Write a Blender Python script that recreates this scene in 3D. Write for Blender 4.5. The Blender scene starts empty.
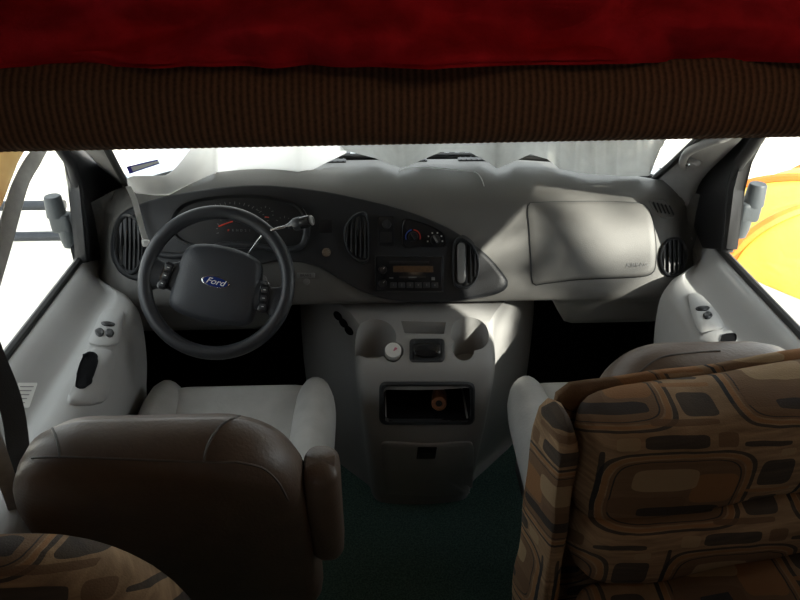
import bpy, bmesh, math, random
from mathutils import Vector as V, Matrix, noise
from mathutils.bvhtree import BVHTree
PI = math.pi
random.seed(4)
COL = bpy.context.scene.collection

# ------------------------------------------------------------------ camera
F = 722.0
CAM = V((-0.065, 0.0, 1.75))
PITCH, YAW = math.radians(30), math.radians(-2)
RZ = Matrix.Rotation(YAW, 3, 'Z')
FW = RZ @ V((0, math.cos(PITCH), -math.sin(PITCH)))
RT = RZ @ V((1, 0, 0))
UP = RZ @ V((0, math.sin(PITCH), math.cos(PITCH)))
cd = bpy.data.cameras.new('camera'); cam = bpy.data.objects.new('camera', cd); COL.objects.link(cam)
cam.location = CAM; cam.rotation_euler = (PI/2-PITCH, 0, YAW)
cd.sensor_width = 36; cd.lens = F/800*36; cd.clip_start = 0.02
bpy.context.scene.camera = cam

def ray(px, py):
    return (FW + RT*((px-400)/F) + UP*((300-py)/F))
def P(px, py, x=None, y=None, z=None):
    d = ray(px, py)
    if x is not None: t = (x-CAM.x)/d.x
    elif y is not None: t = (y-CAM.y)/d.y
    else: t = (z-CAM.z)/d.z
    return CAM + d*t
def hit(bvh, px, py):
    d = ray(px, py).normalized()
    l, n, i, t = bvh.ray_cast(CAM, d)
    if l is None: l, n, i, t = bvh.find_nearest(CAM + d*2.25)
    if n.dot(d) > 0: n = -n
    return l, n

# ------------------------------------------------------------------ materials
def mat(name, col, rough=.6, metal=0, noise_amt=0, noise_scale=60, bump=0, bump_scale=400, spec=.5, emit=None, coat=0, col2=None):
    m = bpy.data.materials.new(name); m.use_nodes = True
    nt = m.node_tree; b = nt.nodes['Principled BSDF']
    b.inputs['Base Color'].default_value = (*col, 1); b.inputs['Roughness'].default_value = rough
    b.inputs['Metallic'].default_value = metal; b.inputs['Specular IOR Level'].default_value = spec
    b.inputs['Coat Weight'].default_value = coat
    if emit: b.inputs['Emission Color'].default_value = (*col, 1); b.inputs['Emission Strength'].default_value = emit
    tc = nt.nodes.new('ShaderNodeTexCoord')
    if noise_amt or col2:
        n = nt.nodes.new('ShaderNodeTexNoise'); n.inputs['Scale'].default_value = noise_scale; n.inputs['Detail'].default_value = 4
        nt.links.new(tc.outputs['Object'], n.inputs['Vector'])
        r = nt.nodes.new('ShaderNodeValToRGB')
        c2 = col2 if col2 else tuple(c*(1-noise_amt) for c in col)
        r.color_ramp.elements[0].position = .35; r.color_ramp.elements[1].position = .65
        r.color_ramp.elements[0].color = (*c2, 1); r.color_ramp.elements[1].color = (*col, 1)
        nt.links.new(n.outputs['Fac'], r.inputs['Fac']); nt.links.new(r.outputs['Color'], b.inputs['Base Color'])
    if bump:
        n = nt.nodes.new('ShaderNodeTexNoise'); n.inputs['Scale'].default_value = bump_scale; n.inputs['Detail'].default_value = 3
        nt.links.new(tc.outputs['Object'], n.inputs['Vector'])
        bp = nt.nodes.new('ShaderNodeBump'); bp.inputs['Strength'].default_value = bump; bp.inputs['Distance'].default_value = .002
        nt.links.new(n.outputs['Fac'], bp.inputs['Height']); nt.links.new(bp.outputs['Normal'], b.inputs['Normal'])
    return m

M = {}
M['dash'] = mat('grey_dash_plastic', (.145, .141, .133), .5, noise_amt=.06, noise_scale=9, bump=.25)
M['console'] = mat('grey_console_plastic', (.33, .325, .318), .5, noise_amt=.05, noise_scale=9, bump=.2)
M['door'] = mat('pale_grey_door_plastic', (.40, .398, .395), .55, noise_amt=.05, noise_scale=8, bump=.2)
M['charcoal'] = mat('charcoal_plastic', (.02, .021, .024), .45, noise_amt=.1, noise_scale=12, bump=.25)
M['charcoal2'] = mat('charcoal_trim_plastic', (.028, .03, .034), .45, bump=.2)
M['black'] = mat('black_plastic', (.012, .012, .013), .4, bump=.1)
M['gloss'] = mat('gloss_black_plastic', (.014, .014, .016), .18)
M['wheel'] = mat('steering_wheel_skin', (.026, .028, .033), .42, bump=.3)
M['hub'] = mat('steering_hub_vinyl', (.035, .038, .045), .42, bump=.35)
M['leather'] = mat('taupe_leather', (.135, .094, .07), .42, noise_amt=.15, noise_scale=20, bump=.35, bump_scale=160)
M['leather_pale'] = mat('grey_leather', (.47, .465, .45), .42, noise_amt=.12, noise_scale=18, bump=.3, bump_scale=160)
M['piping'] = mat('seam_thread', (.12, .105, .095), .6, noise_amt=.2)
M['chrome'] = mat('chrome', (.75, .75, .76), .15, metal=1, noise_amt=.05)
M['grey_knob'] = mat('grey_knob_plastic', (.2, .2, .2), .35, noise_amt=.1)
M['white'] = mat('white_marking', (.75, .75, .73), .5, noise_amt=.05)
M['red'] = mat('red_marking', (.75, .06, .03), .5, noise_amt=.05)
M['blue'] = mat('blue_marking', (.05, .12, .5), .5, noise_amt=.05)
M['oval'] = mat('blue_enamel', (.012, .03, .17), .25, noise_amt=.05)
M['amber'] = mat('amber_display', (.11, .06, .03), .3, noise_amt=.35, noise_scale=120)
M['carpet'] = mat('teal_carpet', (.15, .27, .25), .95, col2=(.06, .125, .115), noise_scale=220, bump=1, bump_scale=500, spec=.1)
M['rubber'] = mat('black_rubber', (.018, .018, .018), .5, bump=.1)
M['pillar'] = mat('grey_pillar_plastic', (.30, .295, .29), .5, noise_amt=.05, bump=.2)
M['frame'] = mat('dark_frame_paint', (.018, .018, .02), .7, noise_amt=.1)
M['wall'] = mat('beige_wall_panel', (.10, .08, .06), .7, noise_amt=.1, noise_scale=4)
M['firewall_and_shade'] = mat('black_firewall_and_shade', (.009, .009, .01), .95, noise_amt=.2, spec=.05)  # also paints the shade in coin slots, door grips and storage box
M['mirror'] = mat('mirror_bracket_grey', (.065, .075, .083), .5, bump=.2, noise_amt=.08)
M['shade'] = mat('silver_sunshade', (.52, .52, .51), .5, noise_amt=.25, noise_scale=25, bump=.3, bump_scale=120)
M['shade_white'] = mat('white_sunshade', (.9, .89, .87), .6, noise_amt=.04, bump=.2, bump_scale=120)
M['red_cloth'] = mat('red_fleece', (.60, .02, .03), .85, col2=(.43, .012, .02), noise_scale=30, bump=.5, bump_scale=250, spec=.02)
M['ground'] = mat('pale_gravel', (.88, .84, .76), .9, col2=(.66, .60, .50), noise_scale=7, bump=.6, bump_scale=30)
M['rail'] = mat('dark_steel', (.05, .055, .065), .4, metal=.3, noise_amt=.1)
M['tent_orange'] = mat('orange_nylon', (.90, .26, .02), .6, noise_amt=.3, noise_scale=3)
M['tent_blown_out'] = mat('overexposed_nylon', (1.0, .62, .08), .6, noise_amt=.3, noise_scale=2)  # orange cloth with its overexposure put into the colour
M['hood'] = mat('pale_hood_paint', (.55, .62, .66), .3, noise_amt=.05)
M['faint'] = mat('dim_gauge_print', (.16, .16, .16), .5, noise_amt=.1)
M['paper'] = mat('white_paper', (.8, .8, .78), .7, noise_amt=.03)
M['ink'] = mat('blue_print', (.06, .05, .42), .6, noise_amt=.05)
M['grey_ink'] = mat('grey_print', (.3, .3, .3), .6, noise_amt=.1)
M['copper'] = mat('copper_tin', (.40, .17, .09), .4, metal=.3, noise_amt=.3, noise_scale=60)
M['pink'] = mat('pink_print', (.65, .2, .3), .5, noise_amt=.1)
M['belt'] = mat('grey_belt_webbing', (.40, .39, .37), .6, noise_amt=.15, noise_scale=60, bump=.4, bump_scale=500)
M['belt_black'] = mat('black_belt_webbing', (.012, .011, .011), .7, bump=.4, bump_scale=500)
M['bark'] = mat('grey_bark', (.10, .075, .05), .9, noise_amt=.4, noise_scale=12, bump=.6, bump_scale=30)
M['leaf'] = mat('autumn_leaf', (.10, .14, .03), .7, noise_amt=.4, noise_scale=3)

def glass(name):
    m = bpy.data.materials.new(name); m.use_nodes = True
    nt = m.node_tree; nt.nodes.clear()
    o = nt.nodes.new('ShaderNodeOutputMaterial'); mx = nt.nodes.new('ShaderNodeMixShader')
    t = nt.nodes.new('ShaderNodeBsdfTransparent'); g = nt.nodes.new('ShaderNodeBsdfGlossy')
    t.inputs['Color'].default_value = (.95, .97, .96, 1); g.inputs['Roughness'].default_value = .02
    fr = nt.nodes.new('ShaderNodeLayerWeight'); fr.inputs['Blend'].default_value = .5
    pw = nt.nodes.new('ShaderNodeMath'); pw.operation = 'POWER'; pw.inputs[1].default_value = 4; nt.links.new(fr.outputs['Facing'], pw.inputs[0])
    ma = nt.nodes.new('ShaderNodeMath'); ma.operation = 'MULTIPLY_ADD'; ma.inputs[1].default_value = .4; ma.inputs[2].default_value = .03; nt.links.new(pw.outputs[0], ma.inputs[0])
    nt.links.new(ma.outputs[0], mx.inputs[0]); nt.links.new(t.outputs[0], mx.inputs[1]); nt.links.new(g.outputs[0], mx.inputs[2])
    nt.links.new(mx.outputs[0], o.inputs[0])
    return m
M['glass'] = glass('window_glass')

def translucent(m, f, tint):
    nt = m.node_tree; b = nt.nodes['Principled BSDF']; o = [n for n in nt.nodes if n.type == 'OUTPUT_MATERIAL'][0]
    t = nt.nodes.new('ShaderNodeBsdfTranslucent'); t.inputs['Color'].default_value = (*tint, 1); mx = nt.nodes.new('ShaderNodeMixShader'); mx.inputs[0].default_value = f
    nt.links.new(b.outputs[0], mx.inputs[1]); nt.links.new(t.outputs[0], mx.inputs[2]); nt.links.new(mx.outputs[0], o.inputs[0])
translucent(M['shade_white'], .9, (1, .99, .97)); translucent(M['shade'], .5, (.9, .9, .88))
def rib_mat():
    m = mat('brown_ribbed_fabric', (.10, .062, .042), .9, spec=.1)
    nt = m.node_tree; b = nt.nodes['Principled BSDF']
    tc = nt.nodes.new('ShaderNodeTexCoord')
    w = nt.nodes.new('ShaderNodeTexWave'); w.wave_type = 'BANDS'; w.bands_direction = 'X'
    w.inputs['Scale'].default_value = 2*PI/.0075/20; w.inputs['Distortion'].default_value = .4; w.inputs['Detail'].default_value = 2
    n = nt.nodes.new('ShaderNodeTexNoise'); n.inputs['Scale'].default_value = 300
    r = nt.nodes.new('ShaderNodeValToRGB'); r.color_ramp.elements[0].color = (.035, .02, .015, 1); r.color_ramp.elements[1].color = (.26, .145, .09, 1)
    mx = nt.nodes.new('ShaderNodeMath'); mx.operation = 'MULTIPLY_ADD'; mx.inputs[1].default_value = .5
    nt.links.new(tc.outputs['Object'], w.inputs['Vector']); nt.links.new(tc.outputs['Object'], n.inputs['Vector'])
    nt.links.new(w.outputs['Fac'], mx.inputs[0])
    h = nt.nodes.new('ShaderNodeMath'); h.operation = 'MULTIPLY'; h.inputs[1].default_value = .5
    nt.links.new(n.outputs['Fac'], h.inputs[0]); nt.links.new(h.outputs[0], mx.inputs[2])
    nt.links.new(mx.outputs[0], r.inputs['Fac']); nt.links.new(r.outputs['Color'], b.inputs['Base Color'])
    return m
M['rib'] = rib_mat()

def upholstery(name, ox=0, oz=0, uy=0, vy=.7, dim=1.0):
    """woven abstract blocks: repeated rectangles and lines on tan cloth"""
    m = mat(name, (.24, .155, .085), .9, spec=.1); nt = m.node_tree; b = nt.nodes['Principled BSDF']; L = nt.links.new
    tc = nt.nodes.new('ShaderNodeTexCoord'); sp = nt.nodes.new('ShaderNodeSeparateXYZ')
    nz = nt.nodes.new('ShaderNodeTexNoise'); nz.inputs['Scale'].default_value = 16; nz.inputs['Detail'].default_value = 2
    L(tc.outputs['Object'], nz.inputs['Vector'])
    add = nt.nodes.new('ShaderNodeVectorMath'); add.operation = 'MULTIPLY_ADD'; add.inputs[1].default_value = (.007, .007, .007)
    L(nz.outputs['Color'], add.inputs[0]); L(tc.outputs['Object'], add.inputs[2]); L(add.outputs[0], sp.inputs[0])
    def math(op, a, bb=None, c=None):
        n = nt.nodes.new('ShaderNodeMath'); n.operation = op
        for i, q in enumerate((a, bb, c)):
            if q is None: continue
            if isinstance(q, (int, float)): n.inputs[i].default_value = q
            else: L(q, n.inputs[i])
        return n.outputs[0]
    SX, SZ = .34, .205
    u0 = math('MULTIPLY_ADD', sp.outputs['Y'], uy, sp.outputs['X']); v0 = math('MULTIPLY_ADD', sp.outputs['Y'], vy, sp.outputs['Z'])
    v = math('DIVIDE', math('ADD', v0, oz+10), SZ)
    row = math('FLOOR', v)
    u = math('ADD', math('DIVIDE', math('ADD', u0, ox+10), SX), math('MULTIPLY', row, .37))
    fu = math('FRACT', u); fv = math('FRACT', v)
    # base weave
    wn = nt.nodes.new('ShaderNodeTexNoise'); wn.inputs['Scale'].default_value = 14; wn.inputs['Detail'].default_value = 6
    mp = nt.nodes.new('ShaderNodeMapping'); mp.inputs['Scale'].default_value = (1, 1, 9) ; L(tc.outputs['Object'], mp.inputs[0]); L(mp.outputs[0], wn.inputs['Vector'])
    r = nt.nodes.new('ShaderNodeValToRGB'); r.color_ramp.elements[0].position = .3; r.color_ramp.elements[1].position = .7
    r.color_ramp.elements[0].color = (.21*dim, .135*dim, .08*dim, 1); r.color_ramp.elements[1].color = (.40*dim, .265*dim, .155*dim, 1)
    L(wn.outputs['Fac'], r.inputs['Fac']); cur = r.outputs['Color']
    DK = (.03, .034, .038); OR = (.30, .15, .068); TN = (.38, .27, .16); BR = (.165, .10, .06); GR = (.08, .085, .085)
    def mask(cu, cv, hu, hv, ring=0):
        a = math('DIVIDE', math('ABSOLUTE', math('SUBTRACT', fu, cu)), hu); c = math('DIVIDE', math('ABSOLUTE', math('SUBTRACT', fv, cv)), hv)
        p = 5
        d = math('ADD', math('POWER', a, p), math('POWER', c, p))
        if ring: return math('MULTIPLY', math('LESS_THAN', d, 1), math('GREATER_THAN', d, ring))
        return math('LESS_THAN', d, 1)
    rects = [(.42, .43, .37, .41, DK, .74), (.42, .43, .345, .375, OR, .70), (.42, .43, .315, .335, BR, 0), (.42, .43, .30, .32, DK, .88),
             (.60, .46, .11, .15, OR, 0), (.30, .30, .18, .09, BR, 0), (.36, .56, .15, .11, TN, 0), (.46, .23, .20, .05, DK, 0),
             (.895, .60, .085, .13, DK, 0), (.895, .25, .085, .10, DK, 0), (.895, .42, .13, .018, OR, 0), (.38, .93, .15, .065, DK, 0),
             (.16, .92, .05, .06, TN, 0), (.62, .93, .05, .07, BR, 0), (.82, .89, .12, .025, DK, 0), (.06, .55, .012, .30, DK, 0), (.80, .10, .16, .03, BR, 0), (.93, .80, .04, .035, TN, 0)]
    for cu, cv, hu, hv, c, ring in rects:
        mx = nt.nodes.new('ShaderNodeMix'); mx.data_type = 'RGBA'
        L(math('MULTIPLY', mask(cu, cv, hu, hv, ring), .82), mx.inputs[0]); L(cur, mx.inputs[6]); mx.inputs[7].default_value = (c[0]*dim, c[1]*dim, c[2]*dim, 1)
        cur = mx.outputs[2]
    L(cur, b.inputs['Base Color'])
    fn = nt.nodes.new('ShaderNodeTexNoise'); fn.inputs['Scale'].default_value = 350; L(tc.outputs['Object'], fn.inputs['Vector'])
    bp = nt.nodes.new('ShaderNodeBump'); bp.inputs['Strength'].default_value = .5; bp.inputs['Distance'].default_value = .002
    L(fn.outputs['Fac'], bp.inputs['Height']); L(bp.outputs['Normal'], b.inputs['Normal'])
    return m
M['cloth'] = upholstery('patterned_tapestry')
M['cloth_side'] = upholstery('patterned_tapestry_side', ox=.13, oz=.05, uy=1.0, vy=.3)
M['curtain'] = mat('cream_curtain_cloth', (.62, .55, .40), .85, col2=(.42, .17, .05), noise_scale=11, bump=.4)

translucent(M['curtain'], .5, (.9, .75, .5))

# ------------------------------------------------------------------ object helpers
def tag(o, label=None, cat=None, group=None, kind=None):
    if label: o['label'] = label
    if cat: o['category'] = cat
    if group: o['group'] = group
    if kind: o['kind'] = kind
    return o
def empty(name, loc, label=None, cat=None, group=None, kind=None):
    o = bpy.data.objects.new(name, None); COL.objects.link(o); o.location = loc; o.empty_display_size = .05
    return tag(o, label, cat, group, kind)
def wloc(p):
    l = V((0, 0, 0))
    while p: l = l + p.location; p = p.parent
    return l
def obj(name, bm, m, parent=None, smooth=40, label=None, cat=None, kind=None, group=None, origin=None):
    bmesh.ops.recalc_face_normals(bm, faces=bm.faces)
    off = wloc(parent)
    if parent is None and origin is not None: off = V(origin)
    if parent is None and origin is None and len(bm.verts):
        xs = [v.co for v in bm.verts]
        off = V((sum(c.x for c in xs)/len(xs), sum(c.y for c in xs)/len(xs), min(c.z for c in xs)))
    bm.transform(Matrix.Translation(-off))
    me = bpy.data.meshes.new(name); bm.to_mesh(me); bm.free()
    me.materials.append(M[m])
    if smooth:
        me.shade_smooth()
        me.set_sharp_from_angle(angle=math.radians(smooth))
    o = bpy.data.objects.new(name, me); COL.objects.link(o)
    if parent: o.parent = parent
    else: o.location = off
    return tag(o, label, cat, group, kind)
def B(): return bmesh.new()
def merge(bm, b2, mx=None):
    if mx is not None: b2.transform(mx)
    me = bpy.data.meshes.new('tmp'); b2.to_mesh(me); b2.free(); bm.from_mesh(me); bpy.data.meshes.remove(me)
    return bm
def box(bm, c, s, bev=0, seg=2, mx=None):
    b = bmesh.new(); bmesh.ops.create_cube(b, size=1)
    b.transform(Matrix.Diagonal((*s, 1)))
    if bev: bmesh.ops.bevel(b, geom=b.edges[:], offset=bev, segments=seg, profile=.5, affect='EDGES')
    b.transform(Matrix.Translation(c))
    return merge(bm, b, mx)
def frame_of(n, xh=V((1, 0, 0)), o=V((0, 0, 0))):
    o = V(o)
    n = n.normalized(); x = (xh - n*xh.dot(n)).normalized(); y = n.cross(x)
    return Matrix(((x.x, y.x, n.x, o.x), (x.y, y.y, n.y, o.y), (x.z, y.z, n.z, o.z), (0, 0, 0, 1)))
def lathe(bm, prof, mx=None, n=32):
    b = bmesh.new(); rings = []
    for r, z in prof:
        rings.append([b.verts.new((r*math.cos(2*PI*k/n), r*math.sin(2*PI*k/n), z)) for k in range(n)] if r > 1e-6 else [b.verts.new((0, 0, z))])
    for a, c in zip(rings, rings[1:]):
        for k in range(n):
            q = [a[k % len(a)], a[(k+1) % len(a)], c[(k+1) % len(c)], c[k % len(c)]]
            q = list(dict.fromkeys(q))
            if len(q) > 2: b.faces.new(q)
    return merge(bm, b, mx)
def smooth_path(pts, n=6, closed=False):
    out = []; N = len(pts)
    rng = range(N) if closed else range(N-1)
    for i in rng:
        if closed: p0, p1, p2, p3 = (pts[(i+k) % N] for k in (-1, 0, 1, 2))
        else: p0, p1, p2, p3 = pts[max(i-1, 0)], pts[i], pts[i+1], pts[min(i+2, N-1)]
        for k in range(n):
            t = k/n
            out.append(tuple(.5*((2*b)+(c-a)*t+(2*a-5*b+4*c-d)*t*t+(3*b-a-3*c+d)*t**3) for a, b, c, d in zip(p0, p1, p2, p3)))
    if not closed: out.append(tuple(pts[-1]))
    return out
def tube(bm, pts, r, n=10, closed=False, rr=None, flat=None):
    pts = [V(p) for p in pts]; rings = []; N = len(pts); xh = None
    for i, p in enumerate(pts):
        if closed: t = pts[(i+1) % N]-pts[i-1]
        else: t = pts[min(i+1, N-1)]-pts[max(i-1, 0)]
        t.normalize()
        if xh is None: xh = V((0, 0, 1)) if abs(t.z) < .9 else V((1, 0, 0))
        x = (xh - t*xh.dot(t)).normalized(); y = t.cross(x); xh = x
        q = rr[i] if rr else r
        qa, qb = (q, q) if not flat else (q*flat[0], q*flat[1])
        rings.append([bm.verts.new(p + x*qa*math.cos(2*PI*k/n) + y*qb*math.sin(2*PI*k/n)) for k in range(n)])
    pairs = list(zip(rings, rings[1:])) + ([(rings[-1], rings[0])] if closed else [])
    for a, c in pairs:
        for k in range(n): bm.faces.new((a[k], a[(k+1) % n], c[(k+1) % n], c[k]))
    if not closed: bm.faces.new(rings[0][::-1]); bm.faces.new(rings[-1])
    return bm
def loft(bm, sections, closed=False, cap=True):
    """sections: equal-length lists of points; closed = each section is a loop"""
    R = [[bm.verts.new(p) for p in s] for s in sections]
    n = len(R[0])
    for a, c in zip(R, R[1:]):
        for k in range(n if closed else n-1): bm.faces.new((a[k], a[(k+1) % n], c[(k+1) % n], c[k]))
    if cap and closed: bm.faces.new(R[0][::-1]); bm.faces.new(R[-1])
    return bm
def prism(bm, pts, d):
    """solid from a planar outline pushed along vector d"""
    d = V(d); a = [bm.verts.new(V(p)) for p in pts]; c = [bm.verts.new(V(p)+d) for p in pts]
    bm.faces.new(a); bm.faces.new(c[::-1]); n = len(a)
    for k in range(n): bm.faces.new((a[k], c[k], c[(k+1) % n], a[(k+1) % n]))
    return bm
def bevel_all(bm, off, seg=2):
    bmesh.ops.bevel(bm, geom=bm.edges[:], offset=off, segments=seg, profile=.5, affect='EDGES'); return bm
def pillow(bm, outline, rings, mx=None, bulge=None):
    """outline 2D loop around the origin; rings = [(scale, w)], first/last scale 0"""
    b = bmesh.new(); R = []
    for s, w in rings:
        R.append([b.verts.new((0, 0, w))] if s == 0 else [b.verts.new((x*s, y*s, w)) for x, y in outline])
    n = len(outline)
    for a, c in zip(R, R[1:]):
        for k in range(n):
            q = list(dict.fromkeys([a[k % len(a)], a[(k+1) % n % len(a)], c[(k+1) % n % len(c)], c[k % len(c)]]))
            if len(q) > 2: b.faces.new(q)
    if bulge:
        for v in b.verts: v.co = bulge(v.co)
    return merge(bm, b, mx)
def rrect(w, h, r, n=6, rb=None):
    out = []; rb = r if rb is None else rb
    for cx, cy, a0, q in ((w/2, h/2, 0, r), (-w/2, h/2, 90, r), (-w/2, -h/2, 180, rb), (w/2, -h/2, 270, rb)):
        sx = 1 if cx > 0 else -1; sy = 1 if cy > 0 else -1
        for k in range(n+1):
            a = math.radians(a0+90*k/n); out.append((cx-sx*q+q*math.cos(a), cy-sy*q+q*math.sin(a)))
    return out
def dense(loop, n=80):
    """resample a closed 2D loop evenly"""
    L = [0]; N = len(loop)
    for i in range(N):
        a, b = loop[i], loop[(i+1) % N]; L.append(L[-1]+math.hypot(b[0]-a[0], b[1]-a[1]))
    out = []; j = 0
    for k in range(n):
        s = L[-1]*k/n
        while L[j+1] < s: j += 1
        t = (s-L[j])/max(1e-9, L[j+1]-L[j]); a, b = loop[j], loop[(j+1) % N]
        out.append((a[0]+(b[0]-a[0])*t, a[1]+(b[1]-a[1])*t))
    return out
def ellipse(cx, cy, rx, ry, n=32, rot=0):
    c, s = math.cos(math.radians(rot)), math.sin(math.radians(rot))
    return [(cx+rx*math.cos(2*PI*k/n)*c-ry*math.sin(2*PI*k/n)*s, cy+rx*math.cos(2*PI*k/n)*s+ry*math.sin(2*PI*k/n)*c) for k in range(n)]
def bvh_of(o):
    me = o.data; mw = wloc(o.parent) + o.location if o.parent else o.location
    return BVHTree.FromPolygons([v.co+mw for v in me.vertices], [p.vertices[:] for p in me.polygons])
def skin_patch(bm, bvh, outline, rings, center=None, n=72):
    """a moulding that follows a shell: the outline lies on the shell, rings=[(scale, height off the shell)]"""
    out = dense(outline, n)
    cx, cy = center or (sum(p[0] for p in out)/n, sum(p[1] for p in out)/n)
    R = []; last = None
    for s, h in rings:
        rr = []
        for x, y in (out if s > 0 else [(cx, cy)]):
            l, nn = hit(bvh, cx+(x-cx)*s, cy+(y-cy)*s)
            if l is None: l, nn = last
            last = (l, nn); rr.append(bm.verts.new(l+nn*h))
        R.append(rr)
    for a, c in zip(R, R[1:]):
        for k in range(n):
            q = list(dict.fromkeys([a[k % len(a)], a[(k+1) % n % len(a)], c[(k+1) % n % len(c)], c[k % len(c)]]))
            if len(q) > 2: bm.faces.new(q)
    return bm
def plate(bvh, x0, y0, x1, y1, h=0):
    """local frame of a flat rectangle lying on a shell; returns matrix, width, height"""
    p = {}
    ns = V((0, 0, 0))
    for k, (x, y) in dict(a=(x0, y1), b=(x1, y1), c=(x1, y0), d=(x0, y0), m=((x0+x1)/2, (y0+y1)/2)).items():
        l, nn = hit(bvh, x, y); p[k] = l; ns += nn
    n = (p['b']-p['a']).cross(p['d']-p['a']).normalized()
    w = ((p['b']-p['a']).length+(p['c']-p['d']).length)/2; hh = ((p['d']-p['a']).length+(p['c']-p['b']).length)/2
    o = (p['a']+p['b']+p['c']+p['d'])/4
    o = o + n*max(0, (p['m']-o).dot(n)) + n*h
    return frame_of(n, (p['b']-p['a']+p['c']-p['d']), o), w, hh
def on_path(bvh, pts, h=.0, n=5):
    out = []
    for x, y in smooth_path(pts, n):
        l, nn = hit(bvh, x, y)
        if l is not None: out.append(l+nn*h)
    return out
def text_bm(s, size, mx, shear=0, ext=.0006, align='CENTER', sx=1):
    c = bpy.data.curves.new('lettering', 'FONT'); c.body = s; c.size = size; c.extrude = ext; c.shear = shear; c.align_x = align; c.align_y = 'CENTER'
    o = bpy.data.objects.new('lettering', c); COL.objects.link(o)
    dg = bpy.context.evaluated_depsgraph_get(); me = bpy.data.meshes.new_from_object(o.evaluated_get(dg))
    b = bmesh.new(); b.from_mesh(me); bpy.data.objects.remove(o); bpy.data.curves.remove(c); bpy.data.meshes.remove(me)
    b.transform(mx @ Matrix.Diagonal((sx, 1, 1, 1))); return b
def boolean(o, cutters):
    for c in cutters:
        md = o.modifiers.new('cut', 'BOOLEAN'); md.object = c; md.operation = 'DIFFERENCE'; md.solver = 'EXACT'
    dg = bpy.context.evaluated_depsgraph_get(); me = bpy.data.meshes.new_from_object(o.evaluated_get(dg))
    o.modifiers.clear(); o.data = me
    for c in cutters: bpy.data.objects.remove(c)
    me.shade_smooth(); me.set_sharp_from_angle(angle=math.radians(35))
def strap(bm, pts, w, t=.003, n=5):
    pts = [V(p) for p in smooth_path(pts, n)]; secs = []
    for i, p in enumerate(pts):
        d = (pts[min(i+1, len(pts)-1)]-pts[max(i-1, 0)]).normalized(); nn = (V((0, .3, 1.3))-p).normalized()
        x = d.cross(nn).normalized(); nn = x.cross(d)
        secs.append([p-x*w, p+nn*t, p+x*w, p+x*w-nn*t, p, p-x*w-nn*t])
    return loft(bm, secs, True)
def grid(bm, f, nu, nv):
    vs = [[bm.verts.new(f(i/nu, j/nv)) for j in range(nv+1)] for i in range(nu+1)]
    for i in range(nu):
        for j in range(nv): bm.faces.new((vs[i][j], vs[i+1][j], vs[i+1][j+1], vs[i][j+1]))
    return bm
def thicken(bm, t):
    bmesh.ops.recalc_face_normals(bm, faces=bm.faces); bmesh.ops.solidify(bm, geom=bm.faces[:], thickness=t); return bm
def sstep(a, b, x):
    t = min(1, max(0, (x-a)/(b-a))); return t*t*(3-2*t)
def at(bx, by):
    def f(x):
        for i in range(len(bx)-1):
            if x <= bx[i+1]:
                t = max(0, (x-bx[i])/(bx[i+1]-bx[i])); return by[i]+(by[i+1]-by[i])*t
        return by[-1]
    return f

# ================================================================== THE SETTING
obj('floor', box(B(), (0, .0, -.02), (2.2, 5.2, .04)), 'carpet', kind='structure', smooth=0)
obj('wall_front', box(B(), (0, 2.36, .43), (1.9, .04, .92)), 'firewall_and_shade', kind='structure', smooth=0)
obj('ground', box(B(), (0, 4, -.80), (60, 60, .04)), 'ground', kind='structure', smooth=0)
for s, nm in ((-1, 'left'), (1, 'right')):
    b = B()
    # coach side with a window opening
    box(b, (s*1.12, -1.0, .5), (.04, 3.6, 1.0)); box(b, (s*1.12, -1.0, 1.95), (.04, 3.6, .5))
    
    if s > 0: box(b, (s*1.12, -1.0, 1.35), (.04, 3.6, .7))
    else: box(b, (s*1.12, -2.3, 1.35), (.04, 1.0, .7)); box(b, (s*1.12, -.2, 1.35), (.04, 2.0, .7))
    box(b, (s*1.02, 1.58, 1.85), (.04, 1.40, .7))
    obj('wall_'+nm, b, 'wall', kind='structure', smooth=0)
for s, k in ((-1, 7), (1, 8)): obj('trim_%d' % k, box(B(), (s*1.0, .80, .74), (.19, .04, 1.47)), 'charcoal', kind='structure', smooth=0)
obj('wall_back', box(B(), (0, -2.82, 1.1), (2.28, .04, 2.2)), 'wall', kind='structure', smooth=0)
obj('ceiling', box(B(), (0, -.25, 2.22), (2.28, 5.1, .04)), 'wall', kind='structure', smooth=0)
obj('wall_cap', box(B(), (0, 2.30, 1.85), (2.28, .04, .74)), 'wall', kind='structure', smooth=0)

# windscreen
def wsY(x): return 2.31-.30*(min(abs(x), .86)/.80)**4
def ws_pt(u, v):   # u -1..1, v 0..1
    x = u*(.84-.10*v); return V((x, wsY(u*.80)-.40*v, .965+.53*v))
win = empty('window_1', (0, 2.3, .96), kind='structure')
b = B(); grid(b, lambda u, v: ws_pt(2*u-1, v), 40, 6); thicken(b, .005); gl_ = obj('pane', b, 'glass', win, smooth=60)
wbv = bvh_of(gl_)
b = B(); tube(b, [ws_pt(-1+k/20, 0) for k in range(41)], .012, 8)
obj('window_frame', b, 'rubber', win)

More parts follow.
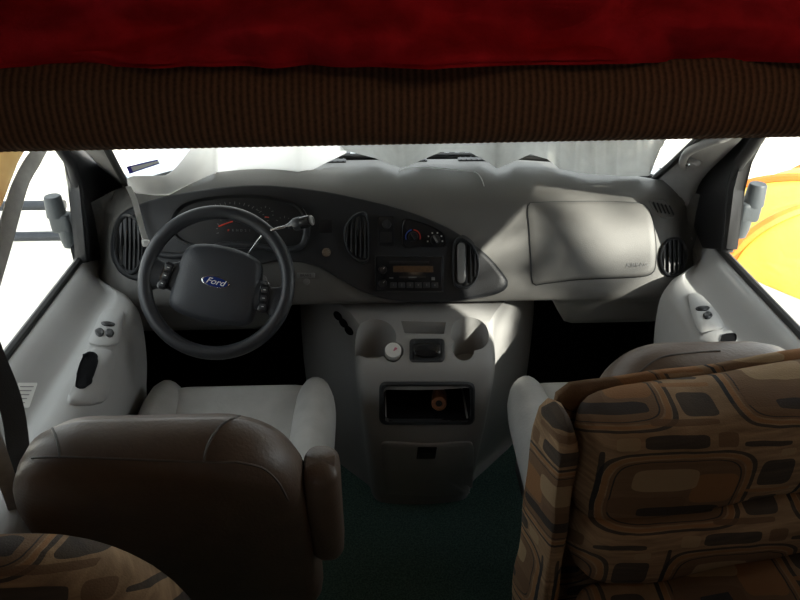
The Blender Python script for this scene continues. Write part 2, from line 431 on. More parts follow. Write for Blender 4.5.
# ================================================================== DASHBOARD
dash = empty('dashboard', (0, 2.0, .70), 'grey moulded dashboard with charcoal instrument panel across the whole cab', 'dashboard')
PR = [(2.31, .955), (2.26, .972), (2.2, .98), (2.12, .987), (2.05, .99), (1.985, .988), (1.945, .978), (1.915, .96), (1.885, .93), (1.855, .895), (1.825, .85), (1.80, .81), (1.78, .775), (1.768, .745), (1.767, .722), (1.785, .695), (1.80, .65), (1.815, .615), (1.86, .60), (2.1, .60), (2.31, .60)]
XC = .065
def dprof(x):
    c = 1-sstep(.36, .44, abs(x-XC-.0))
    ax = abs(x)
    sh = .13*max(0, (ax-.755)/.135)**2
    hump = .030*math.exp(-((x+.42)/.24)**2)
    out = []
    for i, (y, z) in enumerate(PR):
        k = 1 if i >= 6 else max(0, (2.31-y)/.36)
        if i >= 15:
            z2 = .712-.002*(i-15); z = z*(1-c)+z2*c
            if c > .5 and i < 18: y = y+.0
        zz = z + (hump if i in (4, 5, 6, 7, 8) else hump*.4 if i in (3, 9) else 0)
        # the far ends dip towards the doors
        e = max(0, (ax-.74)/.15)
        if i < 12: zz -= .02*e*e
        yy = y+sh*k; lim = wsY(x)-.004
        if y > 1.985 and i < 15: yy = min(yy, lim) if sh else y; yy = 1.985+sh+(lim-1.985-sh)*((y-1.985)/(2.31-1.985)) if lim > 1.985+sh else lim
        out.append((min(lim if i < 15 else 2.31, yy), zz))
    return smooth_path(out, 3)
b = B()
NX = 76; secs = []
for k in range(NX+1):
    x = -.89+1.78*k/NX
    secs.append([(x, y, z) for y, z in dprof(x)])
R = loft(b, secs)
dsh = obj('dash_shell', b, 'dash', dash, smooth=60)
dbv = bvh_of(dsh)

# charcoal instrument panel
BZ = smooth_path([(114, 240), (122, 216), (150, 202), (200, 192), (255, 187), (310, 191), (360, 200), (410, 213), (450, 230), (482, 252), (502, 274), (506, 285), (496, 293), (465, 299), (420, 301), (385, 298), (360, 290), (335, 276), (310, 264), (270, 262), (220, 280), (170, 285), (130, 278), (116, 262)], 4, True)
b = B(); skin_patch(b, dbv, BZ, [(1.012, -.004), (1.006, .006), (.985, .011), (.96, .011), (.85, .008), (.7, .008), (.55, .008), (.4, .008), (.25, .008), (.1, .008), (0, .008)], (300, 232), 160)
bez = obj('instrument_panel', b, 'charcoal', dash, smooth=60); bbv = bvh_of(bez)

def vent(outline, bv, px_l, px_r, nsl, name='air_vent', vertical=True, hgt=.012, shine='black'):
    b = B(); skin_patch(b, bv, outline, [(1.12, -.002), (1.10, hgt*.8), (1.04, hgt), (.97, hgt*.7), (.95, .002), (.6, .001), (0, .001)], n=48)
    v = obj(name, b, 'charcoal2', dash)
    xs = [p[0] for p in outline]; x0, x1 = min(xs), max(xs)
    b = B()
    for k in range(nsl):
        x = px_l+(px_r-px_l)*(k+.5)/nsl
        ys = []
        for (ax, ay), (bx, by) in zip(outline, outline[1:]+outline[:1]):
            if (ax-x)*(bx-x) <= 0 and ax != bx: ys.append(ay+(by-ay)*(x-ax)/(bx-ax))
        if len(ys) < 2: continue
        pa, na = hit(bv, x, min(ys)+1.2); pb, nb = hit(bv, x, max(ys)-1.2)
        mid = (pa+pb)/2; d = (pb-pa); mx = frame_of(na, d, mid+na*.006)
        box(b, (0, 0, 0), (d.length, .002, .009), mx=mx @ Matrix.Rotation(.5, 4, 'X'))
    obj('louver_blades', b, shine, v)
    return v
vent(ellipse(130, 244, 13, 28, 40, -4), bbv, 117, 143, 6)
D1 = smooth_path([(366, 216), (355, 217), (347, 226), (345, 237), (349, 250), (358, 259), (367, 259), (368, 238)], 5, True)
vent(D1, bbv, 345, 368, 5)
D2 = smooth_path([(457, 241), (463, 240), (473, 248), (478, 262), (476, 277), (468, 286), (458, 286), (454, 278), (454, 250)], 5, True)
v2 = vent(D2, bbv, 464, 478, 3)
b = B(); skin_patch(b, bbv, rrect(9, 42, 4, 4) and [(461+x*.9, 263+y*.95) for x, y in rrect(9, 42, 4, 4)], [(1, 0), (1, .012), (.8, .013), (0, .013)], n=40); obj('vent_wheel', b, 'grey_knob', v2)
vent(ellipse(672, 257, 11.5, 18, 40, 6), dbv, 661, 683, 5)

# gauge cluster
b = B(); CL = smooth_path([(172, 226), (185, 206), (225, 198), (270, 199), (298, 208), (306, 225), (303, 243), (285, 249), (255, 248), (215, 246), (185, 242)], 4, True)
skin_patch(b, bbv, CL, [(1.06, .0), (1.04, .016), (1.0, .016), (.97, .003), (.5, .002), (0, .002)], n=80); cl = obj('gauge_cluster', b, 'black', dash)
cbv = bvh_of(cl)
def ticks(bm, cx, cy, rx, ry, a0, a1, n, w=.0016, l=.006, bv=None):
    for k in range(n):
        a = math.radians(a0+(a1-a0)*k/(n-1)); x, y = cx+rx*math.cos(a), cy-ry*math.sin(a)
        p, nn = hit(bv or cbv, x, y)
        q, _ = hit(bv or cbv, cx+rx*.85*math.cos(a), cy-ry*.85*math.sin(a))
        box(bm, (0, 0, 0), (l*(1.4 if k % 2 == 0 else .8), w, .0008), mx=frame_of(nn, q-p, p+nn*.001))
for nm_, a_ in (('speed_scale', (232, 230, 38, 27, 115, 20, 14)), ('fuel_scale', (265, 214, 8, 7, 150, -10, 6)), ('temperature_scale', (284, 224, 8, 7, 150, -10, 6)), ('rev_scale', (230, 229, 13, 12, 200, 90, 6))):
    b = B(); ticks(b, *a_, l=.004 if a_[2] < 20 else .006); obj(nm_, b, 'faint', cl, smooth=0)
b = B()
for k, ch in enumerate('RND21'):
    p, nn = hit(cbv, 233+k*4.2, 230.5); merge(b, text_bm(ch, .009, frame_of(nn, V((1, 0, 0)), p+nn*.001)))
obj('gear_lettering', b, 'faint', cl, smooth=0)
b = B()
p, n1 = hit(cbv, 219, 226.5); q, _ = hit(cbv, 233, 221.5); tube(b, [p+n1*.004, q+n1*.004], .0018, 6); obj('gauge_needle', b, 'red', cl); b = B()
p, n1 = hit(cbv, 265, 217); q, _ = hit(cbv, 269, 217.5); tube(b, [p+n1*.003, q+n1*.003], .0014, 6); obj('gauge_needle', b, 'red', cl); b = B()
p, nn = hit(cbv, 228.5, 230.5); merge(b, text_bm('P', .009, frame_of(nn, V((1, 0, 0)), p+nn*.001)))
obj('gear_letter', b, 'red', cl, smooth=0)
# lip under the cluster
b = B(); tube(b, on_path(bbv, [(150, 252), (175, 256), (200, 252), (225, 245), (255, 246), (285, 250), (303, 245), (307, 228)], .008, 5), .009, 10); obj('cluster_lip', b, 'charcoal2', dash)

# radio
mx, w, h = plate(bbv, 376, 257, 442, 291, .001)
b = B(); box(b, (0, 0, .004), (w, h, .012), .003, mx=mx)
rad = obj('radio', b, 'gloss', dash)
b = B(); box(b, (w*.06, h*.14, .0105), (w*.60, h*.18, .002), .0005, mx=mx); obj('display', b, 'amber', rad)
for yy in (.12, -.28):
    b = B(); lathe(b, [(0, .0), (.012, 0), (.012, .006), (.009, .014), (.008, .015), (0, .015)], mx @ Matrix.Translation((-w*.40, h*yy, .010)), 20)
    k = obj('knob', b, 'black', rad)
    b = B(); box(b, (0, .005, .0155), (.0015, .006, .001), mx=mx @ Matrix.Translation((-w*.40, h*yy, .010)) @ Matrix.Rotation(-.7, 4, 'Z')); obj('pointer', b, 'white', k)
for k in range(6):
    b = B(); box(b, (w*(-.24+.125*k), -h*.33, .0115), (w*.1, h*.16, .004), .001, mx=mx); kb = obj('button', b, 'charcoal2', rad)
    b = B()
    ch = ('1', '2', '3', '4', '5', '6')[k]
    merge(b, text_bm(ch, .009, mx @ Matrix.Translation((w*(-.24+.125*k), -h*.33, .0139)))); obj('lettering', b, 'grey_knob', kb, smooth=0)
b = B(); box(b, (.0, h*.34, .0105), (w*.6, h*.07, .002), .0005, mx=mx); box(b, (w*.05, -h*.09, .0105), (w*.4, h*.06, .002), mx=mx); obj('tape_slot', b, 'black', rad)
for a_, c_ in (((w*.05, -h*.10, .0115), (w*.12, h*.035, .001)), ((w*.36, -h*.14, .0115), (w*.05, h*.09, .001)), ((-w*.27, -h*.12, .0115), (w*.06, h*.03, .001))):
    b = B(); box(b, a_, c_, mx=mx); obj('radio_print', b, 'grey_knob', rad, smooth=0)
b = B()
for a, c in (((-w/2-.002, 0, .003), (.003, h+.006, .012)), ((w/2+.002, 0, .003), (.003, h+.006, .012)), ((0, h/2+.002, .003), (w+.006, .003, .012)), ((0, -h/2-.002, .003), (w+.006, .003, .012))): box(b, a, c, .001, mx=mx)
obj('radio_surround', b, 'charcoal2', rad)

# climate control
CP = smooth_path([(403, 221), (415, 221), (430, 226), (443, 234), (446, 244), (440, 247), (420, 246.5), (403, 246)], 4, True)
b = B(); skin_patch(b, bbv, CP, [(1.04, 0), (1.02, .006), (.97, .006), (.94, .003), (.5, .003), (0, .003)], n=60); cc = obj('climate_control', b, 'gloss', dash); ccb = bvh_of(cc)
for i, (x, y) in enumerate(((413, 237), (435, 240))):
    p, nn = hit(ccb, x, y); mk = frame_of(nn, V((1, 0, 0)), p)
    b = B(); lathe(b, [(0, 0), (.014, 0), (.014, .008), (.011, .014), (0, .014)], mk, 24); k = obj('knob', b, 'black', cc)
    b = B(); box(b, (0, 0, .017), (.005, .022, .010), .0015, mx=mk @ Matrix.Rotation(.5, 4, 'Z')); obj('grip', b, 'grey_knob' if i else 'charcoal2', k)
    for (a0, a1, mm, nm) in (((200, 100, 'blue', 'cold_arc'), (85, -20, 'red', 'hot_arc')) if i == 0 else ((190, -10, 'white', 'fan_marks'),)):
        b = B()
        if i == 0: tube(b, [mk @ V((.0205*math.cos(math.radians(a0+(a1-a0)*t/12)), .0205*math.sin(math.radians(a0+(a1-a0)*t/12)), .001)) for t in range(13)], .0017, 6)
        else:
            for t in range(6):
                a = math.radians(a0+(a1-a0)*t/5); box(b, (.021*math.cos(a), .021*math.sin(a), .001), (.004, .004, .001), mx=mk)
        obj(nm, b, mm, cc)
mx, w, h = plate(bbv, 378, 217, 394, 246, .001)
b = B(); box(b, (0, 0, .002), (w, h, .007), .003, mx=mx); sw = obj('switch_plate', b, 'gloss', dash)
b = B(); lathe(b, [(0, 0), (.013, 0), (.012, .010), (0, .011)], mx @ Matrix.Translation((.002, h*.22, .005)), 20); box(b, (.002, h*.22, .017), (.004, .02, .006), .001, mx=mx); obj('knob', b, 'charcoal2', sw)
b = B(); box(b, (0, -h*.22, .006), (w*.7, h*.35, .004), .001, mx=mx); obj('rocker_switch', b, 'black', sw)
mx, w, h = plate(bbv, 319, 220, 332, 233, .001)
b = B(); box(b, (0, 0, .002), (w, h, .006), .002, mx=mx); obj('push_switch', b, 'gloss', dash)
p, nn = hit(bbv, 326.5, 252.5); mk = frame_of(nn, V((1, 0, 0)), p)
b = B(); lathe(b, [(.010, -.001), (.013, .003), (.0125, .005), (.010, .005), (.009, .001), (0, .001)], mk, 24); obj('lighter_socket', b, 'chrome', dash)

# passenger airbag lid, grille, defroster slots, seams
AB = smooth_path([(528, 206), (540, 203), (590, 202), (630, 203), (645, 206), (651, 216), (655, 240), (655, 264), (650, 274), (630, 277), (580, 279), (545, 283), (533, 283), (531, 260), (529, 230)], 4, True)
b = B(); skin_patch(b, dbv, AB, [(1.0, -.002), (.995, .0045), (.98, .006), (.9, .006), (.7, .006), (.5, .006), (.3, .006), (.12, .006), (0, .006)], n=110)
ab = obj('airbag_lid', b, 'dash', dash, smooth=50); abv = bvh_of(ab)
b = B(); AB2 = dense(AB, 110); pts = [hit(dbv, x, y) for x, y in AB2]; tube(b, [p+n*.0005 for p, n in pts], .003, 6, closed=True); obj('lid_seam', b, 'charcoal', dash)
p, nn = hit(abv, 637, 265); q, _ = hit(abv, 645, 264.5); b = B(); merge(b, text_bm('AIRBAG', .017, frame_of(nn, q-p, p+nn*.0016), sx=1.1)); obj('lettering', b, 'grey_knob', ab, smooth=0)
GR = smooth_path([(650, 201), (662, 200), (668, 204), (674, 214), (670, 217), (660, 216)], 4, True)
b = B(); skin_patch(b, dbv, GR, [(1.1, -.001), (1.08, .004), (.98, .004), (.94, .001), (0, .001)], n=40); g = obj('side_grille', b, 'dash', dash)
b = B()
for k in range(5):
    x = 653+k*3.9; pa, na = hit(dbv, x, 202.5+k*.8); pb, _ = hit(dbv, x+4.5, 213+k*.5); tube(b, [pa+na*.003, pb+na*.003], .0026, 6)
obj('grille_slots', b, 'black', g)
for x0, x1 in ((-.28, -.16), (-.03, .10), (.20, .32)):
    b = B(); z0 = .9745
    box(b, ((x0+x1)/2, 2.235, .978), (x1-x0, .028, .006), .002); 
    d = obj('defroster_slot', b, 'black', dash)
    b = B()
    for k in range(7): box(b, (x0+(x1-x0)*(k+.5)/7, 2.235, .9805), (.004, .026, .005))
    obj('slot_ribs', b, 'charcoal2', d)
# release handle plate below the panel
mx, w, h = plate(dbv, 297, 273, 315, 278, .001)
b = B(); box(b, (0, 0, .002), (w, h, .004), .001, mx=mx); pl = obj('release_plate', b, 'grey_knob', dash)
b = B(); merge(b, text_bm('BRAKE', h*.75, mx @ Matrix.Translation((0, 0, .0042)))); obj('lettering', b, 'black', pl, smooth=0)
b = B(); lathe(b, [(0, 0), (.006, 0), (.006, .02), (.009, .024), (.009, .03), (0, .031)], mx @ Matrix.Translation((.004, -h*1.3, 0)), 16); obj('release_knob', b, 'grey_knob', dash)

# ================================================================== STEERING
SC = P(217, 282, y=1.60)
nel = math.radians(35)
SN = V((0.03, -math.cos(nel), math.sin(nel))).normalized()
SM = frame_of(SN, V((1, 0, 0)), SC)
scol = empty('steering_column', SC-SN*.14, 'charcoal steering column shroud with chrome gear lever behind the wheel', 'steering column')
b = B(); lathe(b, [(0, -.36), (.055, -.36), (.062, -.2), (.066, -.12), (.066, -.065), (.05, -.055), (0, -.055)], SM, 32)
box(b, (0, -.01, -.17), (.12, .10, .20), .03, 3, SM); obj('column_shroud', b, 'charcoal', scol)
base = P(248, 256, y=1.69)
lv = [base - V((.01, -.03, .05)), base, P(256, 244, y=1.68), P(264, 234, y=1.67), P(274, 229.5, y=1.665), P(289, 226, y=1.66)]
b = B(); tube(b, smooth_path(lv, 5), .0038, 10); gl = obj('gear_lever', b, 'chrome', scol)
ka, kb = P(286, 226.8, y=1.66), P(311, 220.5, y=1.645); d = (kb-ka); mk = frame_of(d, V((0, 0, 1)), ka); L = d.length
b = B(); lathe(b, [(0, 0), (.006, 0), (.009, L*.15), (.0145, L*.3), (.0155, L*.75), (.0145, L*.98), (0, L*1.0)], mk, 20); kn = obj('lever_knob', b, 'gloss', gl)
b = B(); lathe(b, [(0, 0), (.0125, 0), (.012, .004), (.008, .005), (.0075, .003), (0, .003)], mk @ Matrix.Translation((0, 0, L*1.0)), 20); obj('knob_button', b, 'grey_knob', kn)
b = B(); lathe(b, [(.0157, L*.35), (.0166, L*.37), (.0166, L*.6), (.0157, L*.62)], mk, 20); obj('knob_band', b, 'charcoal2', kn)
p = P(262, 280, y=1.68)
b = B(); lathe(b, [(0, -.03), (.014, -.03), (.014, 0), (.011, .004), (0, .004)], frame_of(V((.35, -.8, .35)), V((1, 0, 0)), p), 20); ig = obj('ignition_lock', b, 'grey_knob', scol)
b = B(); tube(b, [p+V((.008+.012*math.cos(a), -.012, -.008+.009*math.sin(a))) for a in [2*PI*k/16 for k in range(16)]], .0016, 6, closed=True); obj('key_ring', b, 'chrome', ig)
b = B(); tube(b, smooth_path([P(245, 262, y=1.67), P(251, 258, y=1.665), P(256, 268, y=1.665), P(258, 280, y=1.665)], 5), .006, 8, flat=(1, .6)); obj('stalk_boot', b, 'charcoal2', scol)

sw_ = empty('steering_wheel', SC, 'dark steering wheel with blue oval badge on its hub', 'steering wheel')
ROT = Matrix.Rotation(math.radians(-14), 4, 'Z'); SR = SM @ ROT
b = B(); RR = .177
tube(b, [SM @ V((RR*math.cos(2*PI*k/72), RR*math.sin(2*PI*k/72), 0)) for k in range(72)], .0175, 14, closed=True); obj('rim', b, 'wheel', sw_)
HB = smooth_path([(-.085, .078), (0, .094), (.085, .078), (.104, .03), (.108, -.045), (.092, -.09), (0, -.104), (-.092, -.09), (-.108, -.045), (-.104, .03)], 5, True)
b = B(); pillow(b, HB, [(0, -.06), (.8, -.06), (1.0, -.035), (1.0, -.012), (.96, .002), (.86, .009), (.6, .014), (.3, .016), (0, .017)], SR); hub = obj('hub', b, 'hub', sw_, smooth=50)
for s in (-1, 1):
    b = B(); secs = []
    for t in range(9):
        q = t/8; x = s*(.095+(.172-.095)*q); hh = .044-.014*math.sin(q*PI)+.012*q*q; yy = -.008-.012*q; zz = -.006+.004*q
        secs.append([SR @ V((x, yy+hh*math.cos(a), zz+.012*math.sin(a))) for a in [2*PI*k/16 for k in range(16)]])
    loft(b, secs, True); obj('spoke', b, 'wheel', sw_, smooth=60)
    b = B(); mp = SR @ Matrix.Translation((s*.124, -.014, .006)) @ Matrix.Rotation(s*.12, 4, 'Z')
    pillow(b, rrect(.026, .07, .009, 5), [(0, 0), (1, 0), (1, .004), (.85, .0065), (0, .007)], mp); pad = obj('switch_pad', b, 'gloss', sw_)
    for k in range(3):
        b = B(); box(b, (0, -.021+.021*k, .007), (.015, .014, .004), .0015, mx=mp); bt = obj('button', b, 'charcoal2', pad)
        b = B(); box(b, (0, -.021+.021*k, .0093), (.006, .0018, .0006), mx=mp); obj('button_mark', b, 'white', bt)
mo = SR @ Matrix.Translation((0, -.002, .0175))
b = B(); pillow(b, [(.0345*math.cos(2*PI*k/40), .0145*math.sin(2*PI*k/40)) for k in range(40)], [(0, -.004), (1, -.004), (1, .0015), (.96, .002), (.0, .002)], mo); bd = obj('badge_rim', b, 'chrome', hub)
b = B(); pillow(b, [(.032*math.cos(2*PI*k/40), .0125*math.sin(2*PI*k/40)) for k in range(40)], [(0, 0), (1, 0), (.97, .0026), (.0, .0028)], mo); obj('badge_oval', b, 'oval', hub)
b = B(); merge(b, text_bm('Ford', .021, mo @ Matrix.Translation((0, 0, .0031)), shear=.35, ext=.0003, sx=1.15)); obj('badge_lettering', b, 'white', hub, smooth=0)

# ================================================================== CENTRE CONSOLE
con = empty('centre_console', (XC, 1.75, 0), 'grey moulded centre console with cup holders on green carpet', 'console')
def plan(yr, wr, wm, ym, wf, yf, r=.05):
    w2 = wm+(wf-wm)*.42; w3 = wm+(wf-wm)*.88
    pts = [(XC-wf, yf), (XC-w3, ym+.22), (XC-w2, ym+.09), (XC-wm, ym-.01), (XC-wr-.012, yr+.045), (XC-wr+.012, yr+.008), (XC-wr*.5, yr-.004), (XC, yr-.008), (XC+wr*.5, yr-.004), (XC+wr-.012, yr+.008), (XC+wr+.012, yr+.045), (XC+wm, ym-.01), (XC+w2, ym+.09), (XC+w3, ym+.22), (XC+wf, yf)]
    return smooth_path(pts, 4)
LV = [  # z, rear Y, rear half width, mid half width, mid Y, front half width
    (.002, 1.705, .150, .175, 1.80, .34), (.06, 1.692, .155, .18, 1.80, .342), (.18, 1.66, .160, .19, 1.80, .345), (.32, 1.622, .165, .195, 1.79, .348), (.36, 1.613, .168, .198, 1.79, .348),
    (.42, 1.605, .171, .202, 1.785, .347), (.50, 1.597, .176, .206, 1.78, .344), (.56, 1.594, .180, .208, 1.775, .338), (.595, 1.600, .181, .208, 1.775, .332), (.62, 1.615, .178, .206, 1.77, .325), (.637, 1.64, .172, .203, 1.765, .315), (.646, 1.668, .160, .196, 1.76, .30)]
b = B(); secs = []
for z, yr, wr, wm, ym, wf in LV:
    pl_ = plan(yr, wr, wm, ym, wf*1.16, 2.24)
    secs.append([V((x, y, z + (.045*sstep(1.64, 1.80, y) if z > .60 else .045*sstep(1.64, 1.8, y)*sstep(.3, .6, z)))) for x, y in pl_])
n = len(secs[0])
RR_ = [[b.verts.new(p) for p in s] for s in secs]
for a, c in zip(RR_, RR_[1:]):
    for k in range(n): b.faces.new((a[k], a[(k+1) % n], c[(k+1) % n], c[k]))
b.faces.new(RR_[0][::-1])
# top deck in strips: join symmetric points
top = RR_[-1]; h2 = n//2
for k in range(h2):
    q = list(dict.fromkeys([top[k], top[k+1], top[n-2-k], top[n-1-k]]))
    if len(q) > 2:
        try: b.faces.new(q)
        except ValueError: pass
body = obj('console_body', b, 'console', con, smooth=35)
cb0 = bvh_of(body)
cut = []
def cutter(bm): o = obj('cutter', bm, 'black', None, smooth=0); cut.append(o)
def cup(px, py, r, depth):
    p, nn = hit(cb0, px, py)
    b = B(); lathe(b, [(0, -depth), (r*.9, -depth), (r, .03), (r*1.02, .08), (0, .08)], Matrix.Translation((p.x, p.y, p.z)), 40); cutter(b); return p
cL = cup(375, 338, .061, .10); cLs = cup(393, 351, .030, .07); cR = cup(470, 334, .055, .10); cRs = cup(463, 349, .032, .06)
pa, _ = hit(cb0, 401, 321); pb_, _ = hit(cb0, 446, 322); pc, _ = hit(cb0, 444, 334); pd, _ = hit(cb0, 405, 334)
b = B(); prism(b, [p+V((0, 0, .05)) for p in (pa, pb_, pc, pd)], (0, 0, -.09)); cutter(b)
# storage box opening
bl, _ = hit(cb0, 384, 420); br_, _ = hit(cb0, 470, 420); tl, _ = hit(cb0, 384, 388); tr, _ = hit(cb0, 470, 388)
ctr = (bl+br_+tl+tr)/4; bw = (br_-bl).length; bh = (tl-bl).length
b = B(); pillow(b, [(x, z) for x, z in rrect(bw*.99, bh*.98, .015, 4)], [(0, -.06), (1, -.06), (1, .22), (0, .22)], Matrix.Translation(ctr) @ Matrix(((1, 0, 0, 0), (0, 0, 1, 0), (0, 1, 0, 0), (0, 0, 0, 1)))); cutter(b)
boolean(body, cut)
cbv = bvh_of(body)
b = B(); OP = [(427+x, 404+y) for x, y in rrect(90, 38, 6, 5)]
OP = [(x, y+((x-427)/45)**2*-1.5) for x, y in OP]
out = dense(OP, 90); ring = []
R0 = []
for s, h in ((1.06, 0), (1.06, .004), (1.02, .008), (.965, .006), (.955, -.006)):
    rr = []
    for x, y in out:
        cx, cy = 427, 404; sx = 1+(s-1); l, nn = hit(cb0, cx+(x-cx)*s, cy+(y-cy)*(1+(s-1)*2)); rr.append(b.verts.new(l+nn*h))
    R0.append(rr)
for a, c in zip(R0, R0[1:]):
    for k in range(90): b.faces.new((a[k], a[(k+1) % 90], c[(k+1) % 90], c[k]))
obj('opening_trim', b, 'charcoal2', con)
b = B(); 
box(b, ctr+V((0, .105, -bh*.49)), (bw*.98, .21, .004)); box(b, ctr+V((0, .215, 0)), (bw*.98, .004, bh*.96)); box(b, ctr+V((0, .11, bh*.485)), (bw*.98, .20, .003))
for q in (-1, 1): box(b, ctr+V((q*bw*.488, .105, 0)), (.003, .215, bh*.97))
obj('box_shade_liner', b, 'firewall_and_shade', con, smooth=0)  # near-black sheets added over the lit box walls to keep them dark
LDR = smooth_path([(381, 444), (390, 441), (427, 443), (464, 441), (473, 444), (473, 465), (471, 490), (465, 493), (427, 495), (390, 493), (385, 490), (382, 465)], 4, True)
b = B(); skin_patch(b, cbv, LDR, [(1.0, -.003), (.99, .004), (.975, .006), (.8, .006), (.5, .006), (.2, .006), (0, .006)], n=90); ld = obj('lower_door', b, 'console', con, smooth=50); ldb = bvh_of(ld)
mx, w, h = plate(ldb, 417, 447, 436, 458, -.002)
b = B(); box(b, (0, 0, .002), (w, h, .006), .001, mx=mx); lt = obj('latch', b, 'black', ld)
b = B(); box(b, (0, -h*.2, .006), (w*.8, h*.45, .004), .001, mx=mx); obj('latch_paddle', b, 'charcoal2', lt)
for k, (px, py) in enumerate(((338, 316), (343.5, 323), (349, 330.5))):
    b = B(); skin_patch(b, cb0, ellipse(px, py, 4.6, 2.7, 24, 52), [(1.25, 0), (1.15, .002), (1.0, .0012), (.9, .0006), (0, .0006)], n=28); obj('coin_slot_shade', b, 'firewall_and_shade', con)  # near-black patch for the shade in a slot; nothing is cut
# lidded socket between the cup holders
LO = [(427+x, 351+y) for x, y in rrect(35, 23, 4, 4)]
b = B(); skin_patch(b, cb0, LO, [(1.0, -.002), (1.0, .004), (.92, .006), (.80, .005), (.76, .001), (0, .001)], n=60); fr = obj('socket_frame', b, 'charcoal2', con)
b = B(); LI = smooth_path([(415, 346), (427, 345.5), (439, 346), (440, 354), (434, 357.5), (427, 358), (420, 357.5), (414, 354)], 4, True); skin_patch(b, cb0, LI, [(1, .0), (1, .008), (.9, .011), (.5, .011), (0, .012)], n=50); li = obj('socket_lid', b, 'gloss', fr)
p, nn = hit(cb0, 436, 353.5); b = B(); lathe(b, [(0, 0), (.003, 0), (.002, .003), (0, .003)], frame_of(nn, V((1, 0, 0)), p+nn*.0105), 10); obj('lid_stud', b, 'chrome', li)

# things in the console
bt = empty('pill_bottle', (cLs.x, cLs.y, cLs.z-.07), 'small bottle with white cap and pink mark standing in the left cup holder', 'bottle')
zt = cLs.z-.07; TB = Matrix.Translation((cLs.x, cLs.y-.004, zt+.075)) @ Matrix.Rotation(.62, 4, 'X') @ Matrix.Translation((0, 0, -.086))
b = B(); lathe(b, [(0, .036), (.009, .036), (.011, .040), (.015, .060), (.015, .066), (0, .066)], TB, 28); obj('bottle_body', b, 'white', bt)
b = B(); prof = [(0, .064), (.0225, .064), (.0225, .086), (.021, .088), (0, .088)]; lathe(b, prof, TB, 28); cp = obj('cap', b, 'white', bt)
b = B(); box(b, (.006, -.002, .0885), (.012, .004, .001), mx=TB @ Matrix.Rotation(.6, 4, 'Z')); lathe(b, [(0, .088), (.004, .088), (.0035, .0892), (0, .0892)], TB @ Matrix.Translation((.007, .004, 0)), 10); obj('cap_print', b, 'pink', cp)
tz = (pa.z+pd.z)/2-.04
b = B(); mm = Matrix.Translation(P(438, 331, z=tz+.006)) @ Matrix.Rotation(.35, 4, 'Z'); box(b, (0, 0, 0), (.024, .008, .008), .003, mx=mm); obj('small_stick', b, 'paper', None, label='tiny white stick lying in the console tray', cat='stick')
tn = ctr+V((.035, .0, -bh*.49+.002)); tin = empty('copper_tin', tn, 'round copper coloured tin lying on its side in the console storage box', 'tin')
TM = Matrix.Translation(tn+V((0, .02, .043))) @ Matrix.Rotation(-.1, 4, 'Z') @ Matrix.Rotation(PI/2-.28, 4, 'X') @ Matrix.Diagonal((.8, .8, .8, 1))
b = B(); lathe(b, [(0, -.09), (.026, -.09), (.027, -.085), (.027, .0), (.025, .003), (.019, .004), (.018, -.004), (0, -.004)], TM, 28); obj('tin_body', b, 'copper', tin)
b = B(); lathe(b, [(0, -.003), (.011, -.003), (.012, .0), (.010, .002), (.006, .002), (.005, -.001), (0, -.001)], TM, 20); obj('tin_mouth', b, 'black', tin)

# ================================================================== DOORS
def door(s, n):
    root = empty('door_%d' % n, (s*.88, 1.4, 0), kind='structure')
    X0 = .885
    Zs = .865 if s > 0 else .845
    prof = [(.03, -.10), (.03, -.02), (.0, .0), (-.02, .004), (-.045, -.012), (-.075, -.045), (-.095, -.058), (-.115, -.055), (-.135, -.052), (-.165, -.06), (-.185, -.08), (-.195, -.13), (-.185, -.24), (-.16, -.36), (-.145, -.45), (-.14, -.80), (-.02, -.82), (.03, -.82)]
    b = B(); secs = []
    for k in range(33):
        y = .86+(1.93-.86)*k/32
        arm = sstep(1.88, 1.62, y)
        pts = []
        for i, (dx, dz) in enumerate(prof):
            a = 1
            if 6 <= i <= 13: dx2 = -.10-.2*(0 if i < 9 else .02); dx = dx*arm+dx2*(1-arm) if i > 7 else dx
            pts.append((dx, dz))
        tp = 1-.85*sstep(1.70, 1.86, y)
        secs.append([V((s*(X0+(dx if dx > 0 else dx*tp)), y, Zs+dz)) for dx, dz in smooth_path(pts, 3)])
    loft(b, secs, True)
    pan = obj('door_panel', b, 'door', root, smooth=50); bv = bvh_of(pan)
    sy = lambda t: t
    # seal along the window sill
    b = B(); tube(b, [V((s*(X0-.002), y, Zs+.008)) for y in (.86, 1.4, 1.9)], .011, 8, flat=(1, 1)); obj('window_seal', b, 'rubber', root)
    # glass with its frame
    ya, yb = .90, 1.86
    b = B(); prism(b, [(s*(X0+.012), ya, Zs), (s*(X0+.012), yb+.04, Zs), (s*(X0+.010), yb, 1.05), (s*(X0-.06), 1.70, 1.47), (s*(X0-.06), ya, 1.47)], (s*.005, 0, 0)); obj('window_pane', b, 'glass', root, smooth=0)
    return root, bv
doorL, bL = door(-1, 1)
doorR, bR = door(1, 2)
def switch_panel(root, bv, out, sws, pod, hole):
    b = B(); skin_patch(b, bv, out, [(1, -.002), (.98, .005), (.9, .007), (.5, .007), (0, .007)], n=60); sp = obj('switch_panel', b, 'door', root, smooth=50)
    for sx, sy, rx, ry, rt in sws:
        b = B(); skin_patch(b, bv, ellipse(sx, sy, rx, ry, 24, rt), [(1, .004), (1, .009), (.7, .011), (0, .009)], n=24); obj('window_switch', b, 'black', sp)
    b = B(); skin_patch(b, bv, pod, [(1, -.002), (.98, .006), (.92, .010), (.5, .011), (0, .011)], n=60); pd_ = obj('pull_handle', b, 'door', root, smooth=50)
    b = B(); skin_patch(b, bv, hole, [(1, .008), (1, .0135), (.9, .0135), (.86, .0115), (0, .0115)], n=40); obj('handle_hollow_shade', b, 'firewall_and_shade', pd_)  # raised near-black patch stands in for the shade in the grip hollow
